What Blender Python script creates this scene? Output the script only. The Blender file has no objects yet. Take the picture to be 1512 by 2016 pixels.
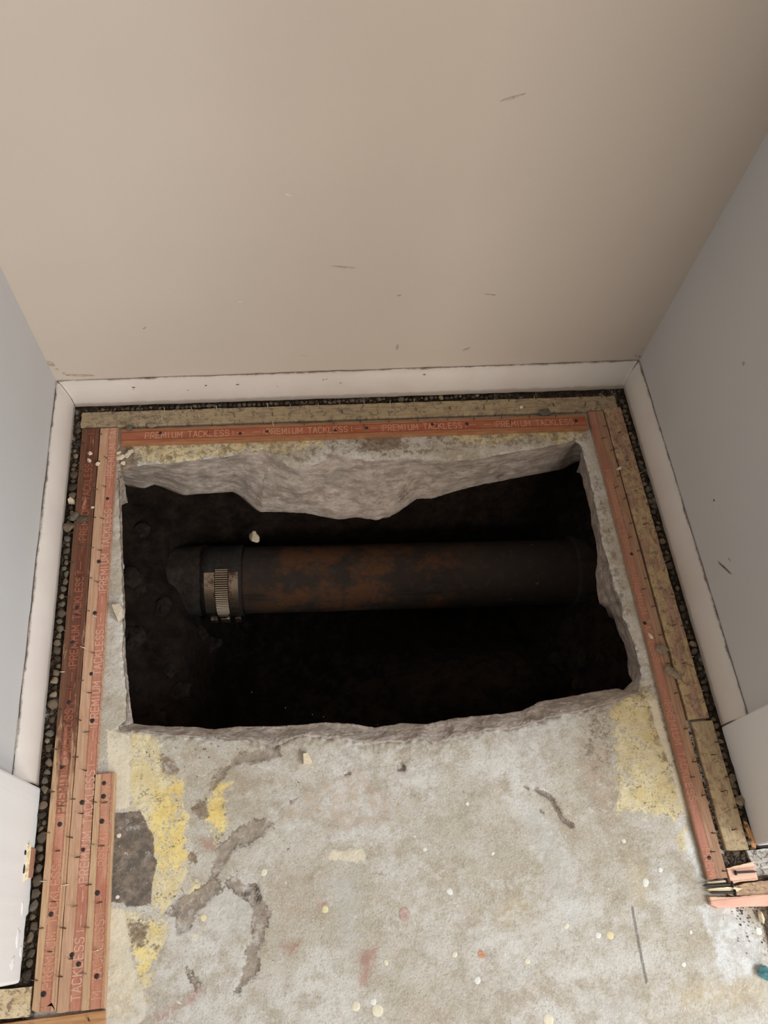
import bpy, math, random
import numpy as np
from mathutils import Vector, Matrix, noise

rng = random.Random(7)
S = bpy.context.scene
COL = S.collection

# ------------------------------------------------------------ camera
cam_d = bpy.data.cameras.new('camera')
cam_d.sensor_fit = 'VERTICAL'
cam_d.sensor_height = 24.0
cam_d.lens = 24.0 * 1554.96 / 2016.0
cam_d.clip_start = 0.02
cam = bpy.data.objects.new('camera', cam_d)
COL.objects.link(cam)
cam.location = (0.3067, -0.6862, 0.9597)
cam.rotation_euler = (math.radians(27.6093), math.radians(-4.0375), math.radians(-5.6348))
S.camera = cam

# ------------------------------------------------------------ world and light
world = bpy.data.worlds.new('room_glow')
S.world = world
world.use_nodes = True
bg = world.node_tree.nodes['Background']
bg.inputs[0].default_value = (1.0, 0.90, 0.80, 1)
bg.inputs[1].default_value = 0.26

def area(name, loc, aim, sx, sy, energy, color):
    d = bpy.data.lights.new(name, 'AREA')
    d.shape = 'RECTANGLE'
    d.size, d.size_y, d.energy, d.color = sx, sy, energy, color
    o = bpy.data.objects.new(name, d)
    COL.objects.link(o)
    o.location = loc
    o.rotation_euler = (Vector(aim) - Vector(loc)).to_track_quat('-Z', 'Y').to_euler()
    return o

# window out of frame beyond the shaded jamb; added warm fill behind the viewer
area('window_light_near', (1.95, -1.55, 1.70), (0.2, -0.5, 0.0), 0.9, 1.0, 49, (0.86, 0.94, 1.0))
area('warm_fill_light', (1.18, -2.45, 1.30), (0.35, 0.0, 0.4), 0.8, 1.0, 27, (1.0, 0.91, 0.82))

S.view_settings.view_transform = 'Standard'
S.view_settings.look = 'None'
S.view_settings.exposure = 0.0
S.view_settings.gamma = 1.0
S.view_settings.use_curve_mapping = False

# ------------------------------------------------------------ node helper
class NT:
    def __init__(self, name):
        self.m = bpy.data.materials.new(name)
        self.m.use_nodes = True
        self.t = self.m.node_tree
        self.t.nodes.clear()
        self.out = self.t.nodes.new('ShaderNodeOutputMaterial')
        self.b = self.t.nodes.new('ShaderNodeBsdfPrincipled')
        self.t.links.new(self.b.outputs[0], self.out.inputs[0])
        self._oc = None
    def n(self, kind):
        return self.t.nodes.new(kind)
    def put(self, sock, v):
        if v is None:
            return
        if isinstance(v, bpy.types.NodeSocket):
            self.t.links.new(v, sock)
        elif isinstance(v, (tuple, list)):
            if sock.type == 'RGBA':
                sock.default_value = tuple(v) + (1,) if len(v) == 3 else tuple(v)
            else:
                sock.default_value = v
        else:
            sock.default_value = v
    def oc(self):
        if self._oc is None:
            self._oc = self.n('ShaderNodeTexCoord').outputs['Object']
        return self._oc
    def uv(self):
        return self.n('ShaderNodeTexCoord').outputs['UV']
    def scale(self, vec, s):
        k = self.n('ShaderNodeMapping')
        self.put(k.inputs['Vector'], vec)
        k.inputs['Scale'].default_value = s
        return k.outputs[0]
    def noise(self, scale, detail=4, rough=0.6, vec=None, dist=0.0):
        k = self.n('ShaderNodeTexNoise')
        self.put(k.inputs['Vector'], vec if vec is not None else self.oc())
        k.inputs['Scale'].default_value = scale
        k.inputs['Detail'].default_value = detail
        k.inputs['Roughness'].default_value = rough
        k.inputs['Distortion'].default_value = dist
        return k.outputs[0]
    def voro(self, scale, vec=None, feature='F1', out='Distance'):
        k = self.n('ShaderNodeTexVoronoi')
        k.feature = feature
        self.put(k.inputs['Vector'], vec if vec is not None else self.oc())
        k.inputs['Scale'].default_value = scale
        return k.outputs[out]
    def m2(self, op, a, b=0.0, clamp=False):
        k = self.n('ShaderNodeMath')
        k.operation = op
        k.use_clamp = clamp
        self.put(k.inputs[0], a)
        self.put(k.inputs[1], b)
        return k.outputs[0]
    def step(self, v, lo, hi):
        k = self.n('ShaderNodeMapRange')
        k.interpolation_type = 'SMOOTHSTEP'
        self.put(k.inputs[0], v)
        k.inputs[1].default_value, k.inputs[2].default_value = lo, hi
        return k.outputs[0]
    def mix(self, f, a, b, mode='MIX'):
        k = self.n('ShaderNodeMix')
        k.data_type = 'RGBA'
        k.blend_type = mode
        self.put(k.inputs[0], f)
        self.put(k.inputs[6], a)
        self.put(k.inputs[7], b)
        return k.outputs[2]
    def attr(self, name):
        k = self.n('ShaderNodeAttribute')
        k.attribute_name = name
        return k.outputs['Fac']
    def sep(self, vec):
        k = self.n('ShaderNodeSeparateXYZ')
        self.put(k.inputs[0], vec)
        return k.outputs
    def bump(self, h, strength=0.5, dist=0.002, normal=None):
        k = self.n('ShaderNodeBump')
        k.inputs['Strength'].default_value = strength
        k.inputs['Distance'].default_value = dist
        self.put(k.inputs['Height'], h)
        if normal is not None:
            self.put(k.inputs['Normal'], normal)
        return k.outputs[0]
    def fin(self, col, rough=0.8, normal=None, metal=0.0, spec=0.3):
        self.put(self.b.inputs['Base Color'], col)
        self.put(self.b.inputs['Roughness'], rough)
        self.put(self.b.inputs['Metallic'], metal)
        self.put(self.b.inputs['Specular IOR Level'], spec)
        if normal is not None:
            self.put(self.b.inputs['Normal'], normal)
        return self.m

def rgb(r, g, b):
    f = lambda c: (c / 255 / 12.92) if c / 255 <= 0.04045 else ((c / 255 + 0.055) / 1.055) ** 2.4
    return (f(r), f(g), f(b))

def plain(name, c, rough=0.7, metal=0.0, spec=0.3, var=0.25, sc=200):
    k = NT(name)
    n1 = k.noise(sc, 3)
    col = k.mix(k.step(n1, 0.3, 0.7), tuple(x * (1 - var) for x in c), tuple(min(1, x * (1 + var)) for x in c))
    return k.fin(col, rough, k.bump(n1, 0.3, 0.0008), metal, spec)

# ------------------------------------------------------------ object helper
def obj(name, verts, faces, mat, parent=None, smooth=False, uvs=None):
    me = bpy.data.meshes.new(name)
    me.from_pydata([tuple(v) for v in verts], [], [tuple(f) for f in faces])
    if smooth:
        me.polygons.foreach_set('use_smooth', [True] * len(me.polygons))
    if uvs is not None:
        l = me.uv_layers.new(name='UVMap')
        li = np.zeros(len(me.loops), np.int32)
        me.loops.foreach_get('vertex_index', li)
        l.data.foreach_set('uv', np.asarray(uvs, np.float32)[li].ravel())
    me.materials.append(mat)
    me.update()
    return link(name, me, parent)

def link(name, me, parent=None, matrix=None):
    o = bpy.data.objects.new(name, me)
    COL.objects.link(o)
    if parent is not None:
        o.parent = parent
    if matrix is not None:
        o.matrix_basis = matrix
    return o

def tag(o, label, cat, group=None):
    o['label'] = label
    o['category'] = cat
    if group:
        o['group'] = group
    return o

def thing(name, label, cat, loc=(0, 0, 0), rz=0.0, group=None):
    o = bpy.data.objects.new(name, None)
    COL.objects.link(o)
    o.location = loc
    o.rotation_euler = (0, 0, rz)
    o.empty_display_size = 0.02
    return tag(o, label, cat, group)

def struct(o):
    o['kind'] = 'structure'
    return o

def fbm(p, sc, oct=4):
    return noise.fractal(Vector(p) * sc, 1.0, 2.0, oct)

def blob(seed, sub=2, rough=0.35, flat=(1, 1, 1), facet=False):
    import bmesh
    bm = bmesh.new()
    bmesh.ops.create_icosphere(bm, subdivisions=sub, radius=1.0)
    off = Vector((seed * 7.3, seed * 3.1, seed * 5.7))
    for v in bm.verts:
        d = v.co.normalized()
        r = 1 + rough * noise.noise(d * 1.3 + off) + rough * 0.35 * noise.noise(d * 3.1 + off)
        if facet:
            for k in range(5):
                a = Vector((math.sin(seed + k * 2.1), math.cos(seed * 1.7 + k * 1.3), math.sin(seed * .6 + k * 2.9))).normalized()
                h = d.dot(a) * r
                if h > 0.66:
                    r *= 0.66 / h
        v.co = Vector((d.x * flat[0], d.y * flat[1], d.z * flat[2])) * r
    V = [tuple(v.co) for v in bm.verts]
    Fc = [[v.index for v in f.verts] for f in bm.faces]
    bm.free()
    return V, Fc

def mesh_of(name, V, Fc, mat, smooth=True):
    me = bpy.data.meshes.new(name)
    me.from_pydata(V, [], Fc)
    if smooth:
        me.polygons.foreach_set('use_smooth', [True] * len(me.polygons))
    me.materials.append(mat)
    return me

# ------------------------------------------------------------ dimensions (metres)
W = 0.81        # between the faces of the side baseboards
T = 0.0162      # baseboard thickness
HB = 0.0475     # baseboard height
YB = T          # back wall plane
YJ = -0.517     # where the baseboards meet the jambs
YJL = -0.7085   # room end of the lit jamb
YJR = -0.6545   # room end of the shaded jamb
H = 2.4

# ------------------------------------------------------------ wall materials
def paint(name, c, dirt=(0.30, 0.23, 0.17)):
    k = NT(name)
    big = k.noise(3.0, 3, 0.5)
    col = k.mix(k.step(big, 0.3, 0.7), tuple(x * 0.97 for x in c), tuple(min(1, x * 1.03) for x in c))
    spk = k.step(k.noise(75, 6, 0.75), 0.735, 0.80)
    col = k.mix(k.m2('MULTIPLY', spk, 0.35), col, dirt)
    h = k.noise(420, 3, 0.6)
    h2 = k.noise(60, 3, 0.5)
    return k.fin(col, 0.62, k.bump(k.m2('ADD', h, h2), 0.12, 0.0012), spec=0.25)

M_back = paint('wall_paint_warm', rgb(216, 203, 190))
M_side = paint('wall_paint_white', rgb(208, 207, 206))
M_jamb = paint('jamb_paint_white', rgb(233, 231, 229))

def base_mat():
    k = NT('baseboard_paint')
    o = k.oc()
    z = k.sep(o)[2]
    n1 = k.noise(9, 4, 0.6)
    col = k.mix(k.step(n1, 0.35, 0.65), rgb(223, 215, 206), rgb(217, 205, 197))
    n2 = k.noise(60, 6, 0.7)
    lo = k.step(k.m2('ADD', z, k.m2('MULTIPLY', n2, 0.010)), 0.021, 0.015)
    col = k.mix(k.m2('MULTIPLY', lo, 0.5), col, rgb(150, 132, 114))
    top = k.step(k.m2('ADD', z, k.m2('MULTIPLY', n2, 0.004)), 0.0484, 0.0500)
    col = k.mix(k.m2('MULTIPLY', top, 0.9), col, rgb(112, 84, 62))
    spk = k.step(k.noise(120, 5, 0.8), 0.70, 0.76)
    col = k.mix(k.m2('MULTIPLY', spk, 0.55), col, rgb(120, 96, 78))
    return k.fin(col, 0.5, k.bump(k.noise(150, 4, 0.6), 0.18, 0.0012), spec=0.35)
M_base = base_mat()

def grid_wall(name, p0, du, dv, nu, nv, mat, amp=0.0006, kind=True, parent=None):
    p0, du, dv = Vector(p0), Vector(du), Vector(dv)
    nrm = du.cross(dv).normalized()
    V, Fc = [], []
    for j in range(nv + 1):
        for i in range(nu + 1):
            p = p0 + du * (i / nu) + dv * (j / nv)
            V.append(p + nrm * (amp * fbm(p, 4, 3)))
    for j in range(nv):
        for i in range(nu):
            a = j * (nu + 1) + i
            Fc.append((a, a + 1, a + nu + 2, a + nu + 1))
    o = obj(name, V, Fc, mat, parent, True)
    if kind:
        struct(o)
    return o

wb = grid_wall('wall_back', (-T, YB, -0.001), (W + 2 * T, 0, 0), (0, 0, H), 40, 90, M_back, 0.0004)
wl = grid_wall('wall_left', (-T, YJ - 0.01, -0.001), (0, YB - YJ + 0.01, 0), (0, 0, H), 20, 90, M_side, 0.0004)
wr = grid_wall('wall_right', (W + T, YB, -0.001), (0, YJ - YB - 0.01, 0), (0, 0, H), 20, 90, M_side, 0.0004)
struct(obj('ceiling', [(-T, YB, H), (W + T, YB, H), (W + T, YJR - 0.02, H), (-T, YJR - 0.02, H)], [(0, 3, 2, 1)], M_side))

# the two wall ends that stand proud of the baseboards and carry the doorway; ragged plaster at the foot
def jamb(name, x, sx, y0, y1, foot):
    """x face plane, sx = direction of the wall body (-1 / +1), foot(y) = height of the broken lower edge"""
    n = 60
    prof = [(0.004, 0.0), (0.0012, 0.0), (0.0, 0.0012)]
    V, Fc = [], []
    ring = []
    ys = [y0 + (y1 - y0) * i / n for i in range(n + 1)]
    # outline in plan: start inside the wall at the back, round the corner, along the face, round the front corner, away
    plan = [(x + sx * 0.40, y0)] + [(x + sx * a, y0 - b) for a, b in prof]
    plan = [(x + sx * 0.40, y0), (x + sx * 0.02, y0), (x + sx * 0.003, y0), (x + sx * 0.0008, y0 - 0.0008)]
    plan += [(x + sx * 0.0006 * abs(fbm((x, y, 0), 30, 2)), y) for y in ys[1:-1]]
    plan += [(x + sx * 0.0012, y1 + 0.0008), (x + sx * 0.004, y1), (x + sx * 0.02, y1), (x + sx * 0.40, y1)]
    hs = [0.0, 0.004, 0.03, 0.1, 0.4, H]
    for h in hs:
        for (px, py) in plan:
            f = foot(min(max(py, y1), y0))
            V.append((px, py, f + h * (H - f) / H))
    m = len(plan)
    for j in range(len(hs) - 1):
        for i in range(m - 1):
            q = (j * m + i, j * m + i + 1, (j + 1) * m + i + 1, (j + 1) * m + i)
            Fc.append(q if sx < 0 else q[::-1])
    # underside
    under = []
    for i, (px, py) in enumerate(plan):
        V.append((px + sx * 0.014, py, V[i][2] + 0.001))
    for i in range(m - 1):
        q = (len(hs) * m + i, len(hs) * m + i + 1, i + 1, i)
        Fc.append(q if sx < 0 else q[::-1])
    return struct(obj(name, V, Fc, M_jamb, None, False))

def foot_l(y):
    f = 0.003 + 0.0015 * fbm((y, 0, 0), 40, 3)
    if y < -0.648:
        f += 0.007 + 0.001 * fbm((y, 3, 0), 60, 3)
    return max(f, 0.001)
def foot_r(y):
    return max(0.003 + 0.0015 * fbm((y, 9, 0), 40, 3), 0.001)
jl = jamb('wall_front_left', 0.0015, -1, YJ - 0.001, YJL, foot_l)
jr = jamb('wall_front_right', 0.8115, 1, YJ, YJR, foot_r)

# flaking plaster and the exposed piece of framing low on the lit jamb
k = NT('framing_wood')
nn = k.noise(1.0, 5, 0.6, k.scale(k.oc(), (700, 60, 700)))
M_frame = k.fin(k.mix(k.step(nn, 0.3, 0.7), rgb(150, 92, 66), rgb(206, 160, 134)), 0.8, k.bump(nn, 0.6, 0.001))
def rough_box(cx, cy, cz, sx, sy, sz, seed, n=6, amp=0.12):
    V, Fc = [], []
    idx = {}
    def vid(i, j, l):
        key = (i, j, l)
        if key not in idx:
            p = Vector((cx + (i / n - .5) * sx, cy + (j / n - .5) * sy, cz + (l / n - .5) * sz))
            q = Vector((p.x / sx, p.y / sy, p.z / sz)) * 1.7 + Vector((seed, seed * 2, 0))
            d = noise.noise_vector(q) * amp
            idx[key] = len(V)
            V.append((p.x + d.x * sx, p.y + d.y * sy, p.z + d.z * sz))
        return idx[key]
    for a in range(n):
        for b in range(n):
            Fc.append((vid(a, b, 0), vid(a, b + 1, 0), vid(a + 1, b + 1, 0), vid(a + 1, b, 0)))
            Fc.append((vid(a, b, n), vid(a + 1, b, n), vid(a + 1, b + 1, n), vid(a, b + 1, n)))
            Fc.append((vid(a, 0, b), vid(a + 1, 0, b), vid(a + 1, 0, b + 1), vid(a, 0, b + 1)))
            Fc.append((vid(a, n, b), vid(a, n, b + 1), vid(a + 1, n, b + 1), vid(a + 1, n, b)))
            Fc.append((vid(0, a, b), vid(0, a, b + 1), vid(0, a + 1, b + 1), vid(0, a + 1, b)))
            Fc.append((vid(n, a, b), vid(n, a + 1, b), vid(n, a + 1, b + 1), vid(n, a, b + 1)))
    return V, Fc
obj('exposed_framing', *rough_box(0.0008, -0.597, 0.014, 0.004, 0.030, 0.022, 3.3, amp=0.08), M_frame, jl)['label'] = 'patch of bare reddish framing wood where the plaster has broken away'
M_pale = plain('pale_splinter', rgb(236, 214, 178), 0.8, sc=300)
obj('splinter', *rough_box(0.0022, -0.597, 0.0262, 0.005, 0.032, 0.0022, 5.1, amp=0.2), M_pale, jl)
M_dark = plain('dark_void', (0.03, 0.026, 0.022), 0.9)
for (yy, zz, a, b) in ((-0.588, 0.0315, 0.0050, 0.005), (-0.604, 0.0305, 0.0095, 0.0052)):
    V, Fc = blob(yy * 50, 2, 0.25, (0.0008, a / 2, b / 2))
    o = obj('nail_hole', V, Fc, M_dark, jl, True)
    o.location = (0.0016, yy, zz)
M_flake = plain('plaster_flake', rgb(238, 236, 234), 0.7, var=0.05)
for q, (yy, zz, a, b) in enumerate(((-0.668, 0.028, 0.022, 0.014), (-0.690, 0.036, 0.016, 0.02), (-0.640, 0.024, 0.018, 0.006), (-0.680, 0.016, 0.012, 0.008))):
    V, Fc = blob(q + 40, 3, 0.55, (0.0009, a / 2.6, b / 2.6))
    o = obj('plaster_flake', V, Fc, M_flake, jl, True)
    o.location = (0.0012, yy, zz)

# baseboards: rounded profile, mitred in the corners, a ragged thin gap to the wall along the top
PROF = [(0.0012, 0.0035), (0.0, 0.006), (0.0, 0.016), (0.0004, 0.022), (0.0018, 0.029), (0.0042, 0.0355), (0.0072, 0.041),
        (0.0105, 0.0452), (0.0132, 0.0470), (0.0143, 0.0474), (0.0149, 0.0466), (0.0150, 0.030), (0.0150, 0.0035)]
def baseboard(name, place, s_of, n=160):
    V, Fc = [], []
    m = len(PROF)
    for i in range(n + 1):
        for j, (d, z) in enumerate(PROF):
            s = s_of(d, i / n)
            dd, zz = d, z
            if 8 <= j <= 10:
                g = fbm((s * 3.0, j * 0.1, len(name)), 6, 4)
                dd += 0.0006 * g + (0.0009 if g > 0.1 else 0)
                zz += 0.0004 * fbm((s, 2, len(name)), 60, 3)
            elif j <= 1:
                zz += 0.0012 * fbm((s, 5, len(name)), 30, 3)
            else:
                dd += 0.00025 * fbm((s, j * .3, len(name)), 14, 3)
            V.append(place(s, dd, zz))
    for i in range(n):
        for j in range(m - 1):
            Fc.append((i * m + j, (i + 1) * m + j, (i + 1) * m + j + 1, i * m + j + 1))
    Fc.append(tuple(range(m - 1, -1, -1)))
    Fc.append(tuple(n * m + j for j in range(m)))
    o = obj(name, V, Fc, M_base, None, True)
    return struct(o)
# the back board kicks out a little at its foot towards the shaded corner
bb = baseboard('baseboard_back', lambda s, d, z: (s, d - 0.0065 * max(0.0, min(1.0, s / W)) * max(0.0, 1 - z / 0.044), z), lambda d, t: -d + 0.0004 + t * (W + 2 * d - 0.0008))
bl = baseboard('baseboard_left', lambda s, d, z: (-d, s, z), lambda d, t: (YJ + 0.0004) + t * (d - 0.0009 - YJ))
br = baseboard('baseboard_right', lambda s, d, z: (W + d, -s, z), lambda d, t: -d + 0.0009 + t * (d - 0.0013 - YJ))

# scuffs and stains on the paint
M_scuff = plain('scuff_dirt', rgb(188, 171, 155), 0.9)
M_scuffd = plain('scuff_dark', rgb(128, 110, 96), 0.9)
M_chip = plain('scuff_white', rgb(226, 214, 198), 0.9, var=0.05)
def scuff(parent, c, du, dv, nrm, la, lb, seed, mat, rough=0.5):
    V, Fc = [], []
    n = 14
    du, dv, nrm, c = Vector(du).normalized(), Vector(dv).normalized(), Vector(nrm), Vector(c)
    V.append(c + nrm * 0.0007)
    for i in range(n):
        a = 2 * math.pi * i / n
        r = 1 + rough * noise.noise(Vector((math.cos(a) * 1.5 + seed, math.sin(a) * 1.5, seed)))
        V.append(c + (du * math.cos(a) * la + dv * math.sin(a) * lb) * r + nrm * 0.0004)
    for i in range(n):
        Fc.append((0, 1 + i, 1 + (i + 1) % n))
    return obj('scuff_mark', V, Fc, mat, parent, True)
BX, BZ, BN = (1, 0, 0), (0, 0, 1), (0, -1, 0)
for (x, z, la, lb, ang, m) in ((0.3790, 0.2480, .014, .0012, -8, M_scuff), (0.4490, 0.1972, .0035, .0016, 0, M_scuff), (0.5690, 0.1945, .008, .0010, -10, M_scuff),
                               (0.4560, 0.0945, .0016, .006, 0, M_scuff), (0.3260, 0.0800, .0075, .0011, -20, M_chip), (0.2480, 0.1930, .003, .002, 0, M_chip),
                               (0.3150, 0.3560, .004, .0016, -20, M_chip), (0.5380, 0.4700, .012, .0012, 18, M_scuff), (0.1230, 0.1490, .003, .0009, 40, M_scuff),
                               (0.0180, 0.0560, .018, .0022, -6, M_scuff), (0.5550, 0.0850, .006, .0016, 30, M_scuff)):
    a = math.radians(ang)
    scuff(wb, (x, YB, z), (math.cos(a), 0, math.sin(a)), (-math.sin(a), 0, math.cos(a)), BN, la, lb, x * 40, m)
for (x, z, r) in ((-0.0125, 0.083, .0060), (-0.0075, 0.071, .0025), (-0.001, 0.0615, .0022), (0.8235, 0.055, .0030), (0.816, 0.058, .0022), (0.8215, 0.071, .0014)):
    scuff(wb, (x, YB, z), BX, BZ, BN, r, r * 0.8, x * 70 + z * 40, M_scuff, 0.9)
for (y, z, la, lb, ang, m) in ((-0.345, 0.0950, .017, .0012, 38, M_scuffd), (-0.262, 0.1180, .0016, .0016, 0, M_scuffd), (-0.160, 0.262, .002, .002, 0, M_scuff), (-0.34, 0.11, .003, .001, 20, M_scuff)):
    a = math.radians(ang)
    scuff(wr, (W + T, y, z), (0, -math.cos(a), math.sin(a)), (0, math.sin(a), math.cos(a)), (-1, 0, 0), la, lb, y * 40, m)
for q in range(16):
    x = 0.06 + 0.70 * rng.random()
    zz = 0.030 + 0.013 * rng.random()
    d = 0.0045 * ((zz - 0.030) / 0.013) + 0.002
    r = rng.uniform(0.0006, 0.0016)
    V, Fc = blob(q + 3, 1, 0.3, (r * rng.uniform(1, 2.5), r * 0.4, r))
    o = obj('dirt_speck', V, Fc, M_scuffd, bb, True)
    o.location = (x, d, zz)

# ------------------------------------------------------------ floor slab with the broken-out hole
TB = [(0.0687, -0.1047), (0.0834, -0.0990), (0.0922, -0.0971), (0.1266, -0.0965), (0.1716, -0.0932), (0.2186, -0.0883), (0.2655, -0.0824), (0.2952, -0.1084), (0.3190, -0.1156), (0.3624, -0.0962), (0.4137, -0.1075), (0.4619, -0.1068), (0.5105, -0.1128), (0.5590, -0.1155), (0.6100, -0.1063), (0.6636, -0.0996), (0.7008, -0.0937), (0.7165, -0.0892), (0.7262, -0.1013)]
TR = [(0.7262, -0.1013), (0.7255, -0.1187), (0.7255, -0.1664), (0.7236, -0.2074), (0.7213, -0.2462), (0.7208, -0.2672), (0.7219, -0.2961), (0.7221, -0.3191), (0.7257, -0.3449), (0.7240, -0.3662), (0.7279, -0.3895), (0.7297, -0.4123), (0.7297, -0.4338), (0.7280, -0.4456), (0.7182, -0.4657)]
TF = [(0.7182, -0.4657), (0.7035, -0.4710), (0.6805, -0.4761), (0.6528, -0.4827), (0.6197, -0.4857), (0.5869, -0.4917), (0.5607, -0.4957), (0.5232, -0.4962), (0.4806, -0.5006), (0.4558, -0.5057), (0.4418, -0.4991), (0.4191, -0.5038), (0.3957, -0.4988), (0.3791, -0.5004), (0.3594, -0.4970), (0.3493, -0.4937), (0.3236, -0.4898), (0.2997, -0.4854), (0.2816, -0.4880), (0.2719, -0.4913), (0.2617, -0.4940), (0.2488, -0.4888), (0.2269, -0.4834), (0.2045, -0.4792), (0.1839, -0.4757), (0.1492, -0.4728), (0.1216, -0.4669), (0.0929, -0.4604), (0.0822, -0.4571)]
TL = [(0.0822, -0.4571), (0.0935, -0.4498), (0.0925, -0.4298), (0.0882, -0.4017), (0.0854, -0.3698), (0.0822, -0.3302), (0.0818, -0.3099), (0.0774, -0.2610), (0.0735, -0.2099), (0.0687, -0.1564), (0.0666, -0.1287), (0.0687, -0.1047)]
BB = [(0.0455, -0.0752), (0.0618, -0.0744), (0.0791, -0.0790), (0.0938, -0.0719), (0.1128, -0.0792), (0.1393, -0.0939), (0.1619, -0.0926), (0.1883, -0.0924), (0.2110, -0.0920), (0.2261, -0.1017), (0.2409, -0.1174), (0.2519, -0.1293), (0.2859, -0.1314), (0.3161, -0.1350), (0.3461, -0.1438), (0.3672, -0.1494), (0.3919, -0.1466), (0.4221, -0.1537), (0.4418, -0.1497), (0.4581, -0.1420), (0.4751, -0.1299), (0.4880, -0.1210), (0.5115, -0.1224), (0.5364, -0.1149), (0.5571, -0.1098), (0.5780, -0.1047), (0.6196, -0.0980), (0.6702, -0.0899), (0.7214, -0.0825), (0.7353, -0.0758), (0.7444, -0.0725), (0.7577, -0.0770)]
BR = [(0.7407, -0.1000), (0.7403, -0.1163), (0.7386, -0.1385), (0.7393, -0.1604), (0.7394, -0.1777), (0.7361, -0.2030), (0.7375, -0.2239), (0.7333, -0.2523), (0.7248, -0.2797), (0.7210, -0.3029), (0.7198, -0.3243), (0.7315, -0.3312), (0.7354, -0.3458), (0.7361, -0.3645), (0.7410, -0.3832), (0.7414, -0.4048), (0.7371, -0.4222), (0.7310, -0.4440)]
BF = [(0.7127, -0.4545), (0.6750, -0.4567), (0.6205, -0.4621), (0.5936, -0.4645), (0.5724, -0.4730), (0.5459, -0.4752), (0.4879, -0.4755), (0.4492, -0.4798), (0.4180, -0.4766), (0.3864, -0.4789), (0.3620, -0.4726), (0.3251, -0.4677), (0.3003, -0.4681), (0.2635, -0.4675), (0.2210, -0.4640), (0.1908, -0.4651), (0.1728, -0.4606), (0.1368, -0.4570), (0.1129, -0.4538), (0.0961, -0.4506)]
BL = [(0.0970, -0.4515), (0.0951, -0.4362), (0.0888, -0.4047), (0.0857, -0.3790), (0.0819, -0.3394), (0.0802, -0.3053), (0.0758, -0.2558), (0.0719, -0.2040), (0.0671, -0.1498), (0.0672, -0.1260)]

def resample(P, n):
    P = np.array(P)
    d = np.r_[0, np.cumsum(np.linalg.norm(np.diff(P, axis=0), axis=1))]
    t = np.linspace(0, d[-1], n, endpoint=False)
    return np.stack([np.interp(t, d, P[:, 0]), np.interp(t, d, P[:, 1])], 1)
NS = (300, 190, 480, 190)
top = np.concatenate([resample(p, n) for p, n in zip((TB, TR, TF, TL), NS)])
bot = np.concatenate([resample(p, n) for p, n in zip((BB, BR, BF, BL), NS)])
botz = np.concatenate([np.full(n, z) for n, z in zip(NS, (-0.100, -0.060, -0.016, -0.012))])
def smooth_loop(a, r):
    k = np.exp(-0.5 * (np.arange(-3 * r, 3 * r + 1) / r) ** 2)
    k /= k.sum()
    ext = np.concatenate([a[-3 * r:], a, a[:3 * r]])
    return np.convolve(ext, k, 'valid')
botz = smooth_loop(botz, 7)
NL = len(top)
cen = np.array([0.40, -0.29])
# fine raggedness of the two edges
for i in range(NL):
    for arr, amp, so in ((top, 0.0016, 0.0), (bot, 0.0010, 9.0)):
        dv = arr[i] - cen
        dv = dv / np.linalg.norm(dv)
        fr = NS[0] + NS[1] <= i < NS[0] + NS[1] + NS[2]
        arr[i] += dv * amp * fbm((arr[i][0], arr[i][1], so), 70, 4)
        if fr and so == 0.0:
            arr[i] += dv * 0.0030 * max(-0.4, fbm((arr[i][0], arr[i][1], 3.0), 34, 4))
X0, X1, Y0, Y1 = -0.42, 1.22, -1.15, 0.07
edge = np.zeros_like(top)
for i in range(NL):
    d = top[i] - cen
    t = min((X1 - cen[0]) / d[0] if d[0] > 0 else (X0 - cen[0]) / d[0] if d[0] < 0 else 1e9,
            (Y1 - cen[1]) / d[1] if d[1] > 0 else (Y0 - cen[1]) / d[1] if d[1] < 0 else 1e9)
    edge[i] = cen + d * t
K = 185
rows = []
for kx in range(K + 1):
    s = (kx / K) ** 1.35
    rows.append(np.c_[top + (edge - top) * s, np.zeros(NL)])
rows = rows[::-1]                      # border first, hole edge last
Mw = 22
wall = []
for j in range(1, Mw + 1):
    r = j / Mw
    q = r ** 0.9
    xy = top + (bot - top) * q
    wall.append(np.c_[xy, botz * r])
out_dir = bot - cen
out_dir /= np.linalg.norm(out_dir, axis=1)[:, None]
for off, dz in ((0.004, -0.004), (0.016, -0.02), (0.03, -0.05), (0.05, -0.09)):
    z = np.maximum(botz + dz, -0.112)
    wall.append(np.c_[bot + out_dir * off, z])
allr = np.array(rows + wall)           # R x NL x 3
R_, nT = allr.shape[0], len(rows)
P = allr.reshape(-1, 3)

def sd_poly(pts, poly):
    poly = np.array(poly)
    n = len(poly)
    d = np.full(len(pts), 1e9)
    ins = np.zeros(len(pts), bool)
    for i in range(n):
        a, b = poly[i], poly[(i + 1) % n]
        e = b - a
        w = pts - a
        t = np.clip((w @ e) / (e @ e + 1e-12), 0, 1)
        d = np.minimum(d, np.linalg.norm(w - t[:, None] * e, axis=1))
        c = ((a[1] > pts[:, 1]) != (b[1] > pts[:, 1]))
        xs = a[0] + (pts[:, 1] - a[1]) / (b[1] - a[1] + 1e-12) * e[0]
        ins ^= c & (pts[:, 0] < xs)
    return np.where(ins, d, -d)
def sd_line(pts, line, w):
    line = np.array(line)
    d = np.full(len(pts), 1e9)
    for a, b in zip(line[:-1], line[1:]):
        e = b - a
        q = pts - a
        t = np.clip((q @ e) / (e @ e + 1e-12), 0, 1)
        d = np.minimum(d, np.linalg.norm(q - t[:, None] * e, axis=1))
    return w - d
XY = P[:, :2]
def union(*a):
    return np.max(np.stack(a), 0)

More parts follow.
